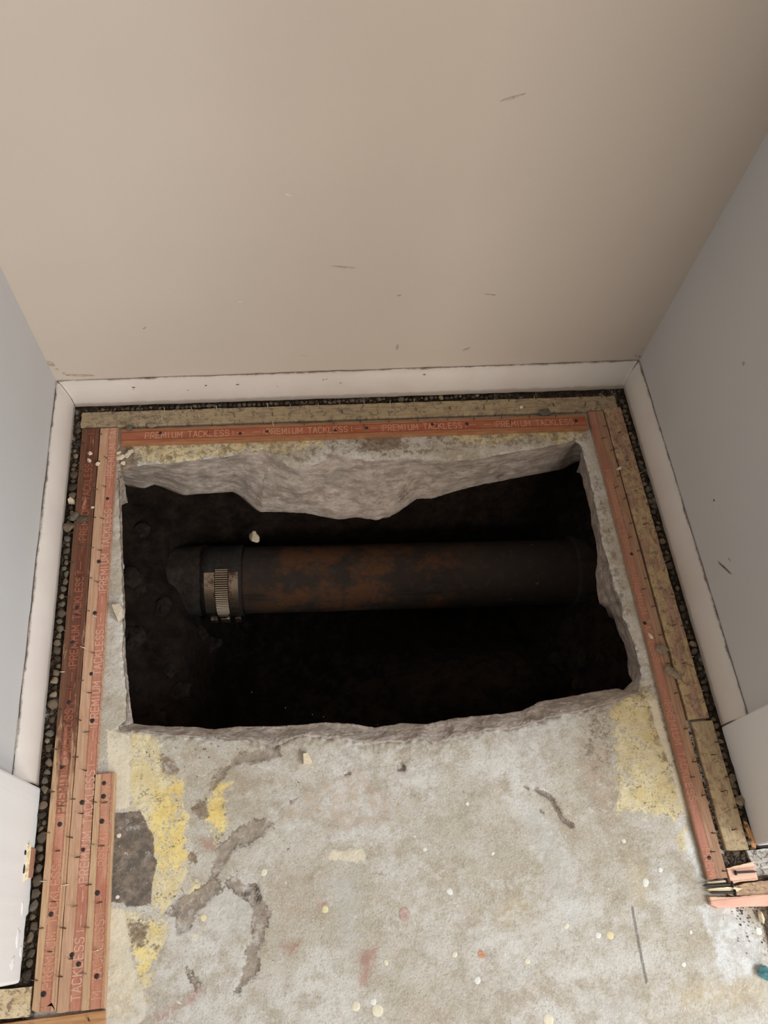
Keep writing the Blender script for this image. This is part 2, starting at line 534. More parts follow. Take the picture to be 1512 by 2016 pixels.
A = {}
A['yellow'] = union(
    sd_poly(XY, [(0.0969, -0.4667), (0.1219, -0.4688), (0.1323, -0.4947), (0.1405, -0.5161), (0.1595, -0.5196), (0.1590, -0.5471), (0.1631, -0.5654), (0.1624, -0.5830), (0.1683, -0.6111), (0.1613, -0.6272), (0.1441, -0.6535), (0.1283, -0.6536), (0.1295, -0.6108), (0.1286, -0.5833), (0.1183, -0.5754), (0.1083, -0.5533), (0.1007, -0.5491)]),
    sd_poly(XY, [(0.1918, -0.5261), (0.2089, -0.5314), (0.2031, -0.5583), (0.2085, -0.5872), (0.1974, -0.5879), (0.1844, -0.5673)]),
    sd_poly(XY, [(0.1022, -0.6542), (0.1269, -0.6630), (0.1428, -0.6694), (0.1415, -0.6850), (0.1348, -0.6921), (0.1301, -0.7039), (0.1241, -0.7244), (0.1263, -0.7394), (0.1169, -0.7147), (0.1072, -0.6862), (0.1045, -0.6672)]),
    sd_poly(XY, [(0.1668, -0.6311), (0.1901, -0.6316), (0.1848, -0.6444), (0.1636, -0.6537), (0.1564, -0.6498)]) - 0.003,
    sd_poly(XY, [(0.0649, -0.0573), (0.2282, -0.0608), (0.3509, -0.0621), (0.3500, -0.0759), (0.2917, -0.0881), (0.2493, -0.0773), (0.1926, -0.0894), (0.1300, -0.0942), (0.0988, -0.0900), (0.0824, -0.0767)]),
    sd_poly(XY, [(0.5135, -0.0671), (0.6274, -0.0677), (0.7205, -0.0671), (0.7316, -0.0874), (0.6919, -0.0924), (0.6476, -0.0829), (0.5850, -0.0937), (0.5412, -0.0843)]) - 0.003,
    sd_poly(XY, [(0.6811, -0.4743), (0.7322, -0.4631), (0.7350, -0.5054), (0.7353, -0.5331), (0.7365, -0.5571), (0.7362, -0.6002), (0.7264, -0.6172), (0.6946, -0.6069), (0.6600, -0.6008), (0.6741, -0.5359), (0.6801, -0.4859)]),
    sd_poly(XY, [(0.7214, -0.6319), (0.7359, -0.6288), (0.7340, -0.6484), (0.7208, -0.6515)]) - 0.002,
)
A['vivid'] = union(
    sd_poly(XY, [(0.1260, -0.5333), (0.1596, -0.5252), (0.1582, -0.5542), (0.1622, -0.5689), (0.1608, -0.5932), (0.1683, -0.6111), (0.1433, -0.6222), (0.1295, -0.6108), (0.1295, -0.5834), (0.1237, -0.5724)]),
    sd_poly(XY, [(0.1937, -0.5263), (0.2089, -0.5314), (0.2031, -0.5583), (0.2085, -0.5872), (0.1974, -0.5879), (0.1863, -0.5675)]),
    sd_poly(XY, [(0.1072, -0.6862), (0.1348, -0.6921), (0.1301, -0.7039), (0.1220, -0.7152), (0.1113, -0.7020)]),
    sd_poly(XY, [(0.1271, -0.6662), (0.1411, -0.6692), (0.1398, -0.6864), (0.1292, -0.6791)]),
)
A['cream'] = union(
    sd_poly(XY, [(0.0696, -0.4586), (0.0969, -0.4667), (0.0998, -0.5490), (0.0861, -0.5495), (0.0768, -0.5469)]),
    sd_poly(XY, [(0.0790, -0.6439), (0.0995, -0.6523), (0.1072, -0.6862), (0.1152, -0.7145), (0.1255, -0.7393), (0.1251, -0.7509), (0.0839, -0.7777)]),
    sd_poly(XY, [(0.7287, -0.4764), (0.7408, -0.4774), (0.7406, -0.5042), (0.7407, -0.5480), (0.7429, -0.5825), (0.7450, -0.6160), (0.7365, -0.6167), (0.7352, -0.5554), (0.7307, -0.5214)]),
    sd_poly(XY, [(0.1666, -0.6812), (0.1780, -0.6815), (0.1771, -0.6878), (0.1675, -0.6860)]),
    sd_poly(XY, [(0.3231, -0.6135), (0.3589, -0.6151), (0.3599, -0.6291), (0.3392, -0.6254), (0.3188, -0.6218)]),
)
A['white'] = union(
    sd_poly(XY, [(0.7312, -0.6324), (0.7372, -0.6373), (0.7402, -0.6578), (0.7416, -0.6832), (0.7427, -0.6958), (0.7353, -0.6882), (0.7323, -0.6712), (0.7296, -0.6467)]),
    sd_poly(XY, [(0.7274, -0.7098), (0.7736, -0.7143), (0.7823, -0.7366), (0.7916, -0.7559), (0.7716, -0.7783), (0.7413, -0.7815), (0.7287, -0.7827), (0.7326, -0.7500), (0.7288, -0.7313)]),
)
A['haze'] = union(
    sd_poly(XY, [(0.5920, -0.7834), (0.6157, -0.7834), (0.6346, -0.7792), (0.6383, -0.8112), (0.6372, -0.8264), (0.5779, -0.8201)]),
    sd_poly(XY, [(0.1919, -0.6500), (0.2207, -0.6445), (0.2347, -0.6639), (0.2325, -0.6814), (0.2095, -0.6823), (0.1937, -0.6680)]),
    sd_poly(XY, [(0.6801, -0.6626), (0.6921, -0.6595), (0.7013, -0.6786), (0.6916, -0.6790)]),
    sd_poly(XY, [(0.3147, -0.6283), (0.3599, -0.6291), (0.3522, -0.7170), (0.3283, -0.7209), (0.3149, -0.6815)]) - 0.006,
    sd_poly(XY, [(0.5376, -0.5762), (0.5715, -0.5905), (0.5935, -0.6310), (0.6011, -0.7047), (0.5743, -0.7219), (0.5542, -0.6487)]) - 0.004,
)
A['beige'] = union(
    sd_poly(XY, [(0.6802, -0.7827), (0.6992, -0.7797), (0.7365, -0.7823), (0.7850, -0.7809), (0.7760, -0.8074), (0.6853, -0.8017), (0.6786, -0.7936)]),
    sd_poly(XY, [(0.6556, -0.6390), (0.6843, -0.6588), (0.6788, -0.6915), (0.6580, -0.7111), (0.6486, -0.6927)]) - 0.006,
    sd_poly(XY, [(0.4970, -0.6795), (0.5438, -0.6739), (0.5317, -0.7077), (0.4953, -0.7122)]) - 0.006,
)
A['glue'] = union(
    sd_poly(XY, [(0.0844, -0.5521), (0.1119, -0.5528), (0.1208, -0.5686), (0.1277, -0.5815), (0.1284, -0.6022), (0.1330, -0.6061), (0.1274, -0.6273), (0.1274, -0.6502), (0.1002, -0.6484), (0.0991, -0.6442), (0.0789, -0.6423), (0.0789, -0.5839)]),
)
A['brown'] = union(
    sd_poly(XY, [(0.1026, -0.6622), (0.1254, -0.6676), (0.1217, -0.6861), (0.1123, -0.6860), (0.1067, -0.6768)]),
    sd_poly(XY, [(0.1242, -0.6833), (0.1357, -0.6906), (0.1314, -0.6917)]),
    sd_poly(XY, [(0.1313, -0.4927), (0.1419, -0.4955), (0.1574, -0.5101), (0.1500, -0.5188), (0.1329, -0.5136)]) - 0.001,
    sd_poly(XY, [(0.1694, -0.5516), (0.1843, -0.5457), (0.1863, -0.5639), (0.1807, -0.5688), (0.1695, -0.5606)]),
    sd_poly(XY, [(0.1664, -0.6024), (0.1736, -0.6013), (0.1737, -0.6099), (0.1674, -0.6110)]),
    sd_poly(XY, [(0.0640, -0.0673), (0.0820, -0.0683), (0.0928, -0.1101), (0.0850, -0.1338), (0.0635, -0.1341)]),
    sd_poly(XY, [(0.3873, -0.0657), (0.4614, -0.0644), (0.4661, -0.0890), (0.4212, -0.0969), (0.3927, -0.0893)]) - 0.002,
)
A['groove'] = union(
    sd_poly(XY, [(0.2235, -0.5780), (0.2480, -0.5731), (0.2590, -0.5804), (0.2475, -0.5908), (0.2343, -0.5983), (0.2176, -0.6002), (0.2102, -0.6099), (0.2010, -0.6226), (0.1955, -0.6305), (0.2027, -0.6395), (0.1919, -0.6500), (0.1760, -0.6598), (0.1709, -0.6737), (0.1570, -0.6810), (0.1516, -0.6718), (0.1566, -0.6611), (0.1426, -0.6598), (0.1545, -0.6447), (0.1776, -0.6387), (0.1892, -0.6299), (0.1910, -0.6132), (0.1992, -0.5985), (0.2103, -0.5891)]),
    sd_poly(XY, [(0.2064, -0.6315), (0.2173, -0.6275), (0.2280, -0.6386), (0.2388, -0.6413), (0.2439, -0.6550), (0.2525, -0.6689), (0.2503, -0.6800), (0.2447, -0.6905), (0.2480, -0.6972), (0.2373, -0.7024), (0.2405, -0.7151), (0.2367, -0.7269), (0.2228, -0.7315), (0.2192, -0.7431), (0.2125, -0.7394), (0.2248, -0.7196), (0.2268, -0.7044), (0.2322, -0.6956), (0.2342, -0.6863), (0.2328, -0.6702), (0.2348, -0.6607), (0.2224, -0.6497), (0.2081, -0.6384)]),
    sd_poly(XY, [(0.1843, -0.5421), (0.1956, -0.5171), (0.2110, -0.5090), (0.2189, -0.5002), (0.2422, -0.4983), (0.2659, -0.4926), (0.2713, -0.5066), (0.2458, -0.5101), (0.2226, -0.5100), (0.2110, -0.5147), (0.2033, -0.5253), (0.1937, -0.5356)]),
    sd_poly(XY, [(0.1626, -0.7041), (0.1783, -0.7209), (0.1818, -0.7303), (0.1750, -0.7356), (0.1646, -0.7195)]) - 0.002,
)
A['sandy'] = union(
    sd_poly(XY, [(0.2672, -0.5640), (0.3024, -0.5489), (0.3223, -0.5395), (0.3465, -0.5302), (0.3625, -0.5278), (0.4011, -0.5761), (0.3724, -0.5916), (0.3379, -0.5920), (0.3048, -0.5747), (0.2762, -0.5757)]),
    sd_poly(XY, [(0.3553, -0.5461), (0.3932, -0.5606), (0.4071, -0.5766), (0.3826, -0.5889), (0.3515, -0.5933)]),
    sd_poly(XY, [(0.6184, -0.5427), (0.6703, -0.5109), (0.6629, -0.5816), (0.6438, -0.6357), (0.6364, -0.6019)]) - 0.004,
)
A['mould'] = union(sd_poly(XY, [(0.0662, -0.0557), (0.3958, -0.0522), (0.7383, -0.0571), (0.7377, -0.0948), (0.6915, -0.0941), (0.5392, -0.0981), (0.4351, -0.1044), (0.3194, -0.1081), (0.2634, -0.0832), (0.1301, -0.0975), (0.0830, -0.0891)]),
    sd_poly(XY, [(0.7080, -0.4636), (0.7525, -0.4475), (0.7547, -0.5242), (0.7429, -0.5887), (0.7244, -0.5985), (0.7180, -0.5025)]) - 0.004,
    sd_poly(XY, [(0.6454, -0.4777), (0.6830, -0.4712), (0.6712, -0.5473), (0.6476, -0.5803), (0.6184, -0.5427)]) - 0.006,
    sd_poly(XY, [(0.7281, -0.1548), (0.7412, -0.1471), (0.7324, -0.4260), (0.7128, -0.4444), (0.7244, -0.2827)]) - 0.002)
A['pit'] = union(
    sd_line(XY, [(0.5675, -0.5704), (0.5820, -0.5793), (0.5874, -0.5928), (0.5911, -0.6042), (0.6014, -0.6125)], 0.0030),
    sd_poly(XY, [(0.4067, -0.5259), (0.4146, -0.5266), (0.4148, -0.5343), (0.4068, -0.5345)]) + 0.0012,
    sd_line(XY, [(0.5542, -0.5655), (0.5578, -0.5677)], 0.0015),
    sd_line(XY, [(0.5672, -0.5929), (0.5706, -0.5959)], 0.0015),
    sd_line(XY, [(0.2260, -0.6467), (0.2370, -0.6428), (0.2403, -0.6530)], 0.0040),
    sd_line(XY, [(0.3423, -0.5337), (0.3502, -0.5325)], 0.0014),
    sd_line(XY, [(0.2789, -0.5578), (0.2857, -0.5548)], 0.0014),
)
A['pencil'] = union(
    sd_line(XY, [(0.6514, -0.7020), (0.6503, -0.7205), (0.6494, -0.7489), (0.6491, -0.7746)], 0.0016),
)
A['red'] = union(
    sd_poly(XY, [(0.2621, -0.7002), (0.2815, -0.7005), (0.2758, -0.7094), (0.2670, -0.7085)]) - 0.001,
    sd_poly(XY, [(0.1715, -0.7278), (0.1818, -0.7333), (0.1717, -0.7426), (0.1650, -0.7434)]),
    sd_poly(XY, [(0.1284, -0.7512), (0.1549, -0.7453), (0.1567, -0.7499), (0.1386, -0.7585)]) - 0.001,
    sd_poly(XY, [(0.1781, -0.5896), (0.1900, -0.5908), (0.1937, -0.5980), (0.1846, -0.6006)]),
    sd_poly(XY, [(0.3452, -0.7132), (0.3636, -0.7087), (0.3663, -0.7185), (0.3494, -0.7476), (0.3387, -0.7495)]) - 0.003,
    sd_poly(XY, [(0.1079, -0.7484), (0.1194, -0.7474), (0.1223, -0.7568), (0.1072, -0.7552)]),
    sd_poly(XY, [(0.3060, -0.6643), (0.3124, -0.6649), (0.3121, -0.6690), (0.3067, -0.6685)]),
)
x, y = XY[:, 0], XY[:, 1]
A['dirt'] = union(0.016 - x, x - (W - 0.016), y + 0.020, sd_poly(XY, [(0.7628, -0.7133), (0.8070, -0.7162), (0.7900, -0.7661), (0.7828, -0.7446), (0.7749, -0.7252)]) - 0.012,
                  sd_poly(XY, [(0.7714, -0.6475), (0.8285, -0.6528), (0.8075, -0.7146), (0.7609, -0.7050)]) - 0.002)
broken = np.zeros((R_, NL))
broken[nT:] = 1.0
broken[nT - 2:nT] = 0.55
A['broken'] = broken.ravel()
A = {k_: np.clip(v, -0.06, 0.06) if k_ != 'broken' else v for k_, v in A.items()}

# relief
G = P.copy()
ids_wall = np.arange(nT * NL, R_ * NL)
top_d = np.linalg.norm(allr[:nT, :, :2] - top[None], axis=2).ravel()
gv, pv, glv, yv = A['groove'], A['pit'], A['glue'], A['yellow']
vis = (x > -0.06) & (x < 0.87) & (y > -0.87) & (y < 0.02)
rel = np.zeros(len(P))
for i in np.nonzero(vis[:nT * NL])[0]:
    n1 = noise.noise(Vector((x[i], y[i], 0.3)) * 60)
    h = -0.0004 + 0.0003 * n1
    if gv[i] > -0.004:
        n2 = noise.noise(Vector((x[i], y[i], 1.7)) * 260)
        h += -0.0014 * min(1, max(0, (gv[i] + 0.0025 * n2 + 0.001) / 0.004)) + 0.0006 * n2
    if pv[i] > -0.003:
        n2 = noise.noise(Vector((x[i], y[i], 4.7)) * 320)
        h -= 0.0045 * min(1, max(0, (pv[i] + 0.0014 * n2) / 0.0028))
    if top_d[i] < 0.02:
        n3 = noise.noise(Vector((x[i], y[i], 8.7)) * 160)
        h -= (0.0028 + 0.003 * n3) * math.exp(-top_d[i] / (0.0045 + 0.002 * n3))
    rel[i] = min(h, -0.0001)
G[:nT * NL, 2] += rel[:nT * NL]
for j in range(Mw):
    r = (j + 1) / Mw
    for i in range(NL):
        idx = (nT + j) * NL + i
        p = G[idx]
        dv = Vector((out_dir[i][0], out_dir[i][1], 0.25)).normalized()
        big = fbm((p[0], p[1], p[2] * 1.2), 26, 4)
        rid = 1 - abs(noise.noise(Vector((p[0] * 0.6, p[1], p[2] * 1.5)) * 95)) * 2
        a = math.sin(math.pi * min(1, r * 1.0)) * (0.0085 if i < NS[0] else 0.0045)
        q = dv * (a * (big * 1.0 + rid * 0.28)) + Vector((0, 0, 1)) * (0.0012 * noise.noise(Vector(p) * 330))
        G[idx] += q
faces = []
ii = np.arange(NL)
jj = (ii + 1) % NL
for r in range(R_ - 1):
    faces.append(np.stack([r * NL + ii, r * NL + jj, (r + 1) * NL + jj, (r + 1) * NL + ii], 1))
faces = np.concatenate(faces)

def floor_mat():
    k = NT('old_concrete_floor')
    fine = k.noise(900, 3, 0.7)
    mid = k.noise(140, 6, 0.7)
    med = k.noise(38, 6, 0.65)
    big = k.noise(7, 4, 0.6)
    warp = k.m2('SUBTRACT', k.noise(95, 7, 0.72), 0.5)
    fray = k.m2('SUBTRACT', k.noise(210, 6, 0.78), 0.5)
    def mask(name, amp=0.016, soft=0.0008, f2=0.006, bias=0.0):
        v = k.m2('ADD', k.attr(name), k.m2('MULTIPLY', warp, amp))
        v = k.m2('ADD', v, k.m2('MULTIPLY', fray, f2))
        return k.step(v, -soft + bias, soft + bias)
    col = k.mix(k.step(big, 0.36, 0.62), rgb(182, 172, 154), rgb(208, 204, 196))
    col = k.mix(k.m2('MULTIPLY', k.step(med, 0.42, 0.66), 0.75), col, rgb(166, 153, 131))
    col = k.mix(k.m2('MULTIPLY', k.step(k.noise(16, 5, 0.7), 0.52, 0.72), 0.4), col, rgb(186, 164, 146))
    col = k.mix(k.m2('MULTIPLY', k.step(k.noise(22, 7, 0.8), 0.46, 0.64), 0.45), col, rgb(202, 197, 190))
    col = k.mix(k.m2('MULTIPLY', k.step(k.noise(520, 5, 0.8), 0.50, 0.66), 0.6), col, rgb(214, 209, 200))
    col = k.mix(k.m2('MULTIPLY', k.step(k.noise(430, 5, 0.8), 0.50, 0.32), 0.65), col, rgb(134, 123, 110))
    col = k.mix(k.m2('MULTIPLY', mask('haze', 0.06, 0.012), 0.32), col, rgb(196, 198, 196))
    col = k.mix(k.m2('MULTIPLY', mask('beige', 0.05, 0.010), 0.5), col, rgb(190, 172, 138))
    col = k.mix(k.m2('MULTIPLY', mask('red', 0.03, 0.007), 0.55), col, rgb(160, 98, 84))
    ycol = k.mix(mask('vivid', 0.02, 0.003), k.mix(k.step(med, 0.4, 0.6), rgb(214, 195, 146), rgb(224, 210, 172)), k.mix(k.step(med, 0.35, 0.65), rgb(222, 192, 116), rgb(234, 214, 148)))
    ym = mask('yellow', 0.05, 0.0012, 0.022, -0.0015)
    holes = k.step(k.m2('ADD', k.m2('MULTIPLY', k.noise(330, 5, 0.75), 0.6), k.m2('MULTIPLY', k.noise(30, 7, 0.75), 0.6)), 0.635, 0.665)
    col = k.mix(k.m2('MULTIPLY', ym, k.m2('SUBTRACT', 1.0, k.m2('MULTIPLY', holes, 0.85))), col, ycol)
    dk = k.step(k.m2('ADD', k.m2('MULTIPLY', k.noise(380, 4, 0.8), 0.6), k.m2('MULTIPLY', k.noise(55, 5, 0.75), 0.5)), 0.605, 0.645)
    col = k.mix(k.m2('MULTIPLY', k.m2('MULTIPLY', ym, dk), 0.75), col, rgb(112, 94, 72))
    md = k.m2('MULTIPLY', mask('mould', 0.03, 0.003, 0.02), k.step(k.noise(85, 7, 0.8), 0.47, 0.58))
    col = k.mix(k.m2('MULTIPLY', md, 0.75), col, k.mix(k.step(fine, 0.4, 0.6), rgb(104, 96, 66), rgb(132, 112, 96)))
    cm = mask('cream', 0.010, 0.0010, 0.010)
    col = k.mix(k.m2('MULTIPLY', cm, 0.92), col, k.mix(k.step(med, 0.4, 0.62), rgb(226, 214, 188), rgb(216, 206, 184)))
    col = k.mix(k.m2('MULTIPLY', mask('white', 0.03, 0.005), 0.7), col, rgb(224, 226, 226))
    gcol = k.mix(k.step(k.noise(75, 6, 0.7), 0.4, 0.62), rgb(92, 82, 72), rgb(134, 118, 104))
    gm = mask('glue', 0.007, 0.0006, 0.006)
    col = k.mix(k.m2('MULTIPLY', gm, 0.94), col, gcol)
    bm_ = mask('brown', 0.022, 0.0015, 0.018)
    col = k.mix(k.m2('MULTIPLY', bm_, 0.85), col, k.mix(k.step(mid, 0.4, 0.6), rgb(112, 92, 66), rgb(142, 124, 108)))
    gv0 = k.m2('ADD', k.attr('groove'), k.m2('ADD', k.m2('MULTIPLY', warp, 0.020), k.m2('MULTIPLY', fray, 0.010)))
    gr = k.step(gv0, -0.0006, 0.0010)
    gl_ = k.m2('MULTIPLY', k.step(k.m2('ABSOLUTE', gv0), 0.0016, 0.0003), k.step(k.noise(45, 5, 0.7), 0.46, 0.56))
    col = k.mix(k.m2('MULTIPLY', gr, 0.85), col, k.mix(k.step(k.noise(110, 6, 0.75), 0.36, 0.62), rgb(126, 112, 99), rgb(164, 150, 135)))
    col = k.mix(k.m2('MULTIPLY', gl_, 0.75), col, rgb(96, 82, 70))
    sd_ = mask('sandy', 0.04, 0.006, 0.01)
    col = k.mix(k.m2('MULTIPLY', sd_, k.m2('MULTIPLY', k.step(k.noise(70, 7, 0.8), 0.40, 0.58), 0.7)), col, rgb(190, 168, 148))
    # pale scratches
    def curl(sc, lim, msc, lo):
        q = k.m2('ABSOLUTE', k.m2('SUBTRACT', k.noise(sc, 2, 0.5, None, 1.5), 0.5))
        return k.m2('MULTIPLY', k.step(q, lim, lim * 0.4), k.step(k.noise(msc, 4, 0.7), lo, lo + 0.05))
    col = k.mix(k.m2('MULTIPLY', curl(42, 0.008, 34, 0.585), 0.8), col, rgb(232, 228, 220))
    ck = curl(30, 0.007, 26, 0.60)
    col = k.mix(k.m2('MULTIPLY', ck, 0.7), col, rgb(108, 94, 82))
    pm = mask('pit', 0.010, 0.0006, 0.008)
    col = k.mix(k.m2('MULTIPLY', pm, 0.75), col, k.mix(k.step(fine, 0.4, 0.6), rgb(70, 58, 46), rgb(150, 132, 120)))
    col = k.mix(k.m2('MULTIPLY', mask('pencil', 0.001, 0.0006, 0.001), 0.7), col, rgb(98, 90, 88))
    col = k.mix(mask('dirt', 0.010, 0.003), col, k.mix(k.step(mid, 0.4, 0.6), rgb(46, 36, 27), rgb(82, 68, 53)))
    # trodden-in dirt, dents and lime bloom
    dn = k.step(k.m2('ADD', k.m2('MULTIPLY', k.noise(48, 7, 0.8), 0.7), k.m2('MULTIPLY', k.noise(5, 3, 0.5), 0.5)), 0.62, 0.74)
    col = k.mix(k.m2('MULTIPLY', dn, 0.40), col, rgb(146, 130, 108))
    bl = k.step(k.m2('ADD', k.m2('MULTIPLY', k.noise(64, 7, 0.8), 0.7), k.m2('MULTIPLY', k.noise(6, 3, 0.5, k.scale(k.oc(), (-1, 1.3, 1))), 0.5)), 0.63, 0.72)
    col = k.mix(k.m2('MULTIPLY', bl, 0.5), col, rgb(216, 212, 206))
    # specks: dark pits and pale grains
    sp = k.step(k.noise(230, 4, 0.8), 0.715, 0.745)
    col = k.mix(k.m2('MULTIPLY', sp, 0.6), col, rgb(104, 90, 76))
    sp2 = k.step(k.noise(310, 3, 0.8, k.scale(k.oc(), (1.0, 0.7, 1))), 0.72, 0.75)
    col = k.mix(k.m2('MULTIPLY', sp2, 0.7), col, rgb(238, 234, 222))
    # broken faces of the slab
    bn = k.noise(55, 7, 0.72, k.scale(k.oc(), (0.7, 1, 1.4)))
    bcol = k.mix(k.step(bn, 0.36, 0.62), rgb(180, 162, 149), rgb(228, 212, 198))
    bcol = k.mix(k.m2('MULTIPLY', k.step(k.noise(26, 5, 0.7), 0.5, 0.66), 0.6), bcol, rgb(170, 160, 149))
    bcol = k.mix(k.m2('MULTIPLY', k.step(k.noise(20, 6, 0.75), 0.60, 0.72), 0.7), bcol, rgb(108, 88, 68))
    bcol = k.mix(k.m2('MULTIPLY', k.step(k.noise(300, 4, 0.8), 0.69, 0.73), 0.7), bcol, rgb(222, 212, 200))
    bk = k.m2('ADD', k.attr('broken'), k.m2('MULTIPLY', warp, 1.0))
    bk = k.step(bk, 0.42, 0.52)
    col = k.mix(bk, col, bcol)
    rimw = k.m2('MULTIPLY', k.step(k.m2('ABSOLUTE', k.m2('SUBTRACT', k.m2('ADD', k.attr('broken'), k.m2('MULTIPLY', warp, 0.8)), 0.5)), 0.30, 0.1), k.step(k.noise(60, 6, 0.75), 0.5, 0.58))
    col = k.mix(k.m2('MULTIPLY', rimw, 0.6), col, rgb(226, 217, 206))
    hh = k.m2('ADD', k.m2('MULTIPLY', mid, 0.5), k.m2('MULTIPLY', fine, 0.35))
    paintm = k.m2('MULTIPLY', k.m2('MAXIMUM', ym, cm), 0.35)
    hh = k.m2('ADD', hh, k.m2('MULTIPLY', paintm, k.m2('SUBTRACT', 1.0, holes)))
    hh = k.m2('SUBTRACT', hh, k.m2('MULTIPLY', sp, 0.6))
    hh = k.m2('ADD', hh, k.m2('MULTIPLY', k.step(k.noise(110, 5, 0.7), 0.40, 0.66), 0.8))
    hh = k.m2('SUBTRACT', hh, k.m2('MULTIPLY', k.m2('ADD', gl_, ck), 1.2))
    hh = k.m2('ADD', hh, k.m2('MULTIPLY', k.m2('MULTIPLY', sd_, k.noise(120, 7, 0.8)), 2.2))
    hh = k.m2('ADD', hh, k.m2('MULTIPLY', k.m2('MULTIPLY', k.m2('ADD', gr, gm), k.noise(180, 6, 0.75)), 1.2))
    nb = k.bump(hh, 0.42, 0.0014)
    rid = k.noise(120, 8, 0.75, k.scale(k.oc(), (0.55, 1, 1.3)), 0.6)
    nb2 = k.bump(k.m2('MULTIPLY', rid, bk), 0.9, 0.006, nb)
    return k.fin(col, 0.85, nb2, spec=0.2)

me = bpy.data.meshes.new('floor')
me.vertices.add(len(G))
me.vertices.foreach_set('co', G.astype(np.float32).ravel())
me.loops.add(len(faces) * 4)
me.loops.foreach_set('vertex_index', faces[:, ::-1].astype(np.int32).ravel())
me.polygons.add(len(faces))
me.polygons.foreach_set('loop_start', np.arange(0, len(faces) * 4, 4, dtype=np.int32))
me.polygons.foreach_set('loop_total', np.full(len(faces), 4, np.int32))
me.update(calc_edges=True)
me.polygons.foreach_set('use_smooth', [True] * len(faces))
for nm, v in A.items():
    a = me.attributes.new(nm, 'FLOAT', 'POINT')
    a.data.foreach_set('value', v.astype(np.float32))
me.materials.append(floor_mat())
fl = struct(link('floor', me))

# paint drips and plaster spots on the floor
DR = {'pale': plain('paint_drip_cream', rgb(224, 214, 190), 0.6, var=0.06), 'white': plain('paint_drip_white', rgb(222, 219, 210), 0.6, var=0.05),
      'orange': plain('paint_drip_orange', rgb(196, 146, 116), 0.8), 'pink': plain('paint_drip_pink', rgb(184, 158, 148), 0.8), 'yellow': plain('paint_drip_yellow', rgb(220, 208, 164), 0.6, var=0.08)}
drips = [((0.2477, -0.6286), 4.0, 'pale'), ((0.3380, -0.7640), 5.4, 'pale'), ((0.4467, -0.7280), 3.6, 'pale'), ((0.5239, -0.7419), 3.5, 'pale'), ((0.5365, -0.7973), 6.5, 'pale'), ((0.3601, -0.7703), 6.5, 'pale'), ((0.3562, -0.7618), 4.0, 'white'),
         ((0.4756, -0.7309), 4.4, 'orange'), ((0.3972, -0.6847), 7.5, 'pink'), ((0.6197, -0.7269), 5.0, 'yellow'), ((0.6067, -0.7256), 4.0, 'white'), ((0.6727, -0.6794), 4.6, 'white'), ((0.0898, -0.5765), 3.0, 'pale'), ((0.0915, -0.6382), 2.4, 'white'),
         ((0.4676, -0.7541), 4.5, 'white'), ((0.4496, -0.6672), 4.0, 'white'), ((0.6581, -0.6343), 3.0, 'pale'), ((0.3728, -0.7281), 2.8, 'pale'), ((0.1821, -0.6666), 4.2, 'yellow'), ((0.6942, -0.7625), 3.2, 'white'), ((0.7882, -0.7396), 4.2, 'white'),
         ((0.4273, -0.6220), 2.8, 'white'), ((0.4828, -0.5780), 2.6, 'white'), ((0.5732, -0.7134), 3.4, 'pale'), ((0.5039, -0.6334), 2.4, 'white'), ((0.3120, -0.6714), 4.6, 'yellow'), ((0.7108, -0.7329), 2.4, 'white'), ((0.6931, -0.6682), 3.5, 'white')]
for q in range(34):
    u, v = rng.uniform(0.13, 0.72), rng.uniform(-0.80, -0.49)
    drips.append(((u, v), rng.uniform(0.4, 0.9), rng.choice(['white', 'pale', 'white'])))
for q, ((px, py), r, c) in enumerate(drips):
    n = 14
    V = [(px, py, 0.00025)]
    el, an = rng.uniform(1, 1.25), rng.uniform(0, 3.1)
    for rr, zz in ((0.6, 0.0002), (1.0, -0.0002)):
        for i in range(n):
            a = 2 * math.pi * i / n
            w = 1 + 0.22 * noise.noise(Vector((math.cos(a) * 1.3 + q, math.sin(a) * 1.3, q)))
            ex, ey = math.cos(a) * el, math.sin(a)
            V.append((px + r * .0008 * rr * w * (ex * math.cos(an) - ey * math.sin(an)), py + r * .0008 * rr * w * (ex * math.sin(an) + ey * math.cos(an)), zz))
    Fc = [(0, 1 + i, 1 + (i + 1) % n) for i in range(n)] + [(1 + i, 1 + n + i, 1 + n + (i + 1) % n, 1 + (i + 1) % n) for i in range(n)]
    obj('paint_drip', V, Fc, DR[c], fl, False)

# ------------------------------------------------------------ the pit under the slab
def soil_h(px, py):
    p = (px, py, 0)
    n1 = fbm(p, 9, 4)
    n2 = fbm(p, 42, 4)
    z = -0.40
    z = max(z, -0.105 - max(0, px + 0.005 + 0.03 * n1) * 0.72 - max(0, px - 0.120 + 0.04 * n1) * 2.4)          # bank under the lit side
    z = max(z, -0.105 - max(0, -0.045 - py + 0.015 * n1) * 2.6)                                    # bank under the back wall
    z = max(z, -0.105 - max(0, 0.82 - px + 0.02 * n1) * 2.3)                                       # bank on the shaded side
    z = max(z, -0.105 - max(0, py + 0.60 + 0.03 * n1) * 1.5)                                       # bank under the room side
    m = math.exp(-((px - 0.62) / 0.20) ** 2 - ((py + 0.375) / 0.09) ** 2)
    z = max(z, -0.40 + 0.16 * m)
    z += 0.012 * n1 + 0.007 * n2 + 0.003 * abs(fbm(p, 130, 3))
    return min(z, -0.104)
k = NT('damp_soil')
sn = k.noise(40, 7, 0.75)
sc = k.mix(k.step(sn, 0.35, 0.65), rgb(23, 17, 13), rgb(50, 39, 31))
sc = k.mix(k.m2('MULTIPLY', k.step(k.noise(9, 4, 0.6), 0.5, 0.65), 0.6), sc, rgb(32, 21, 14))
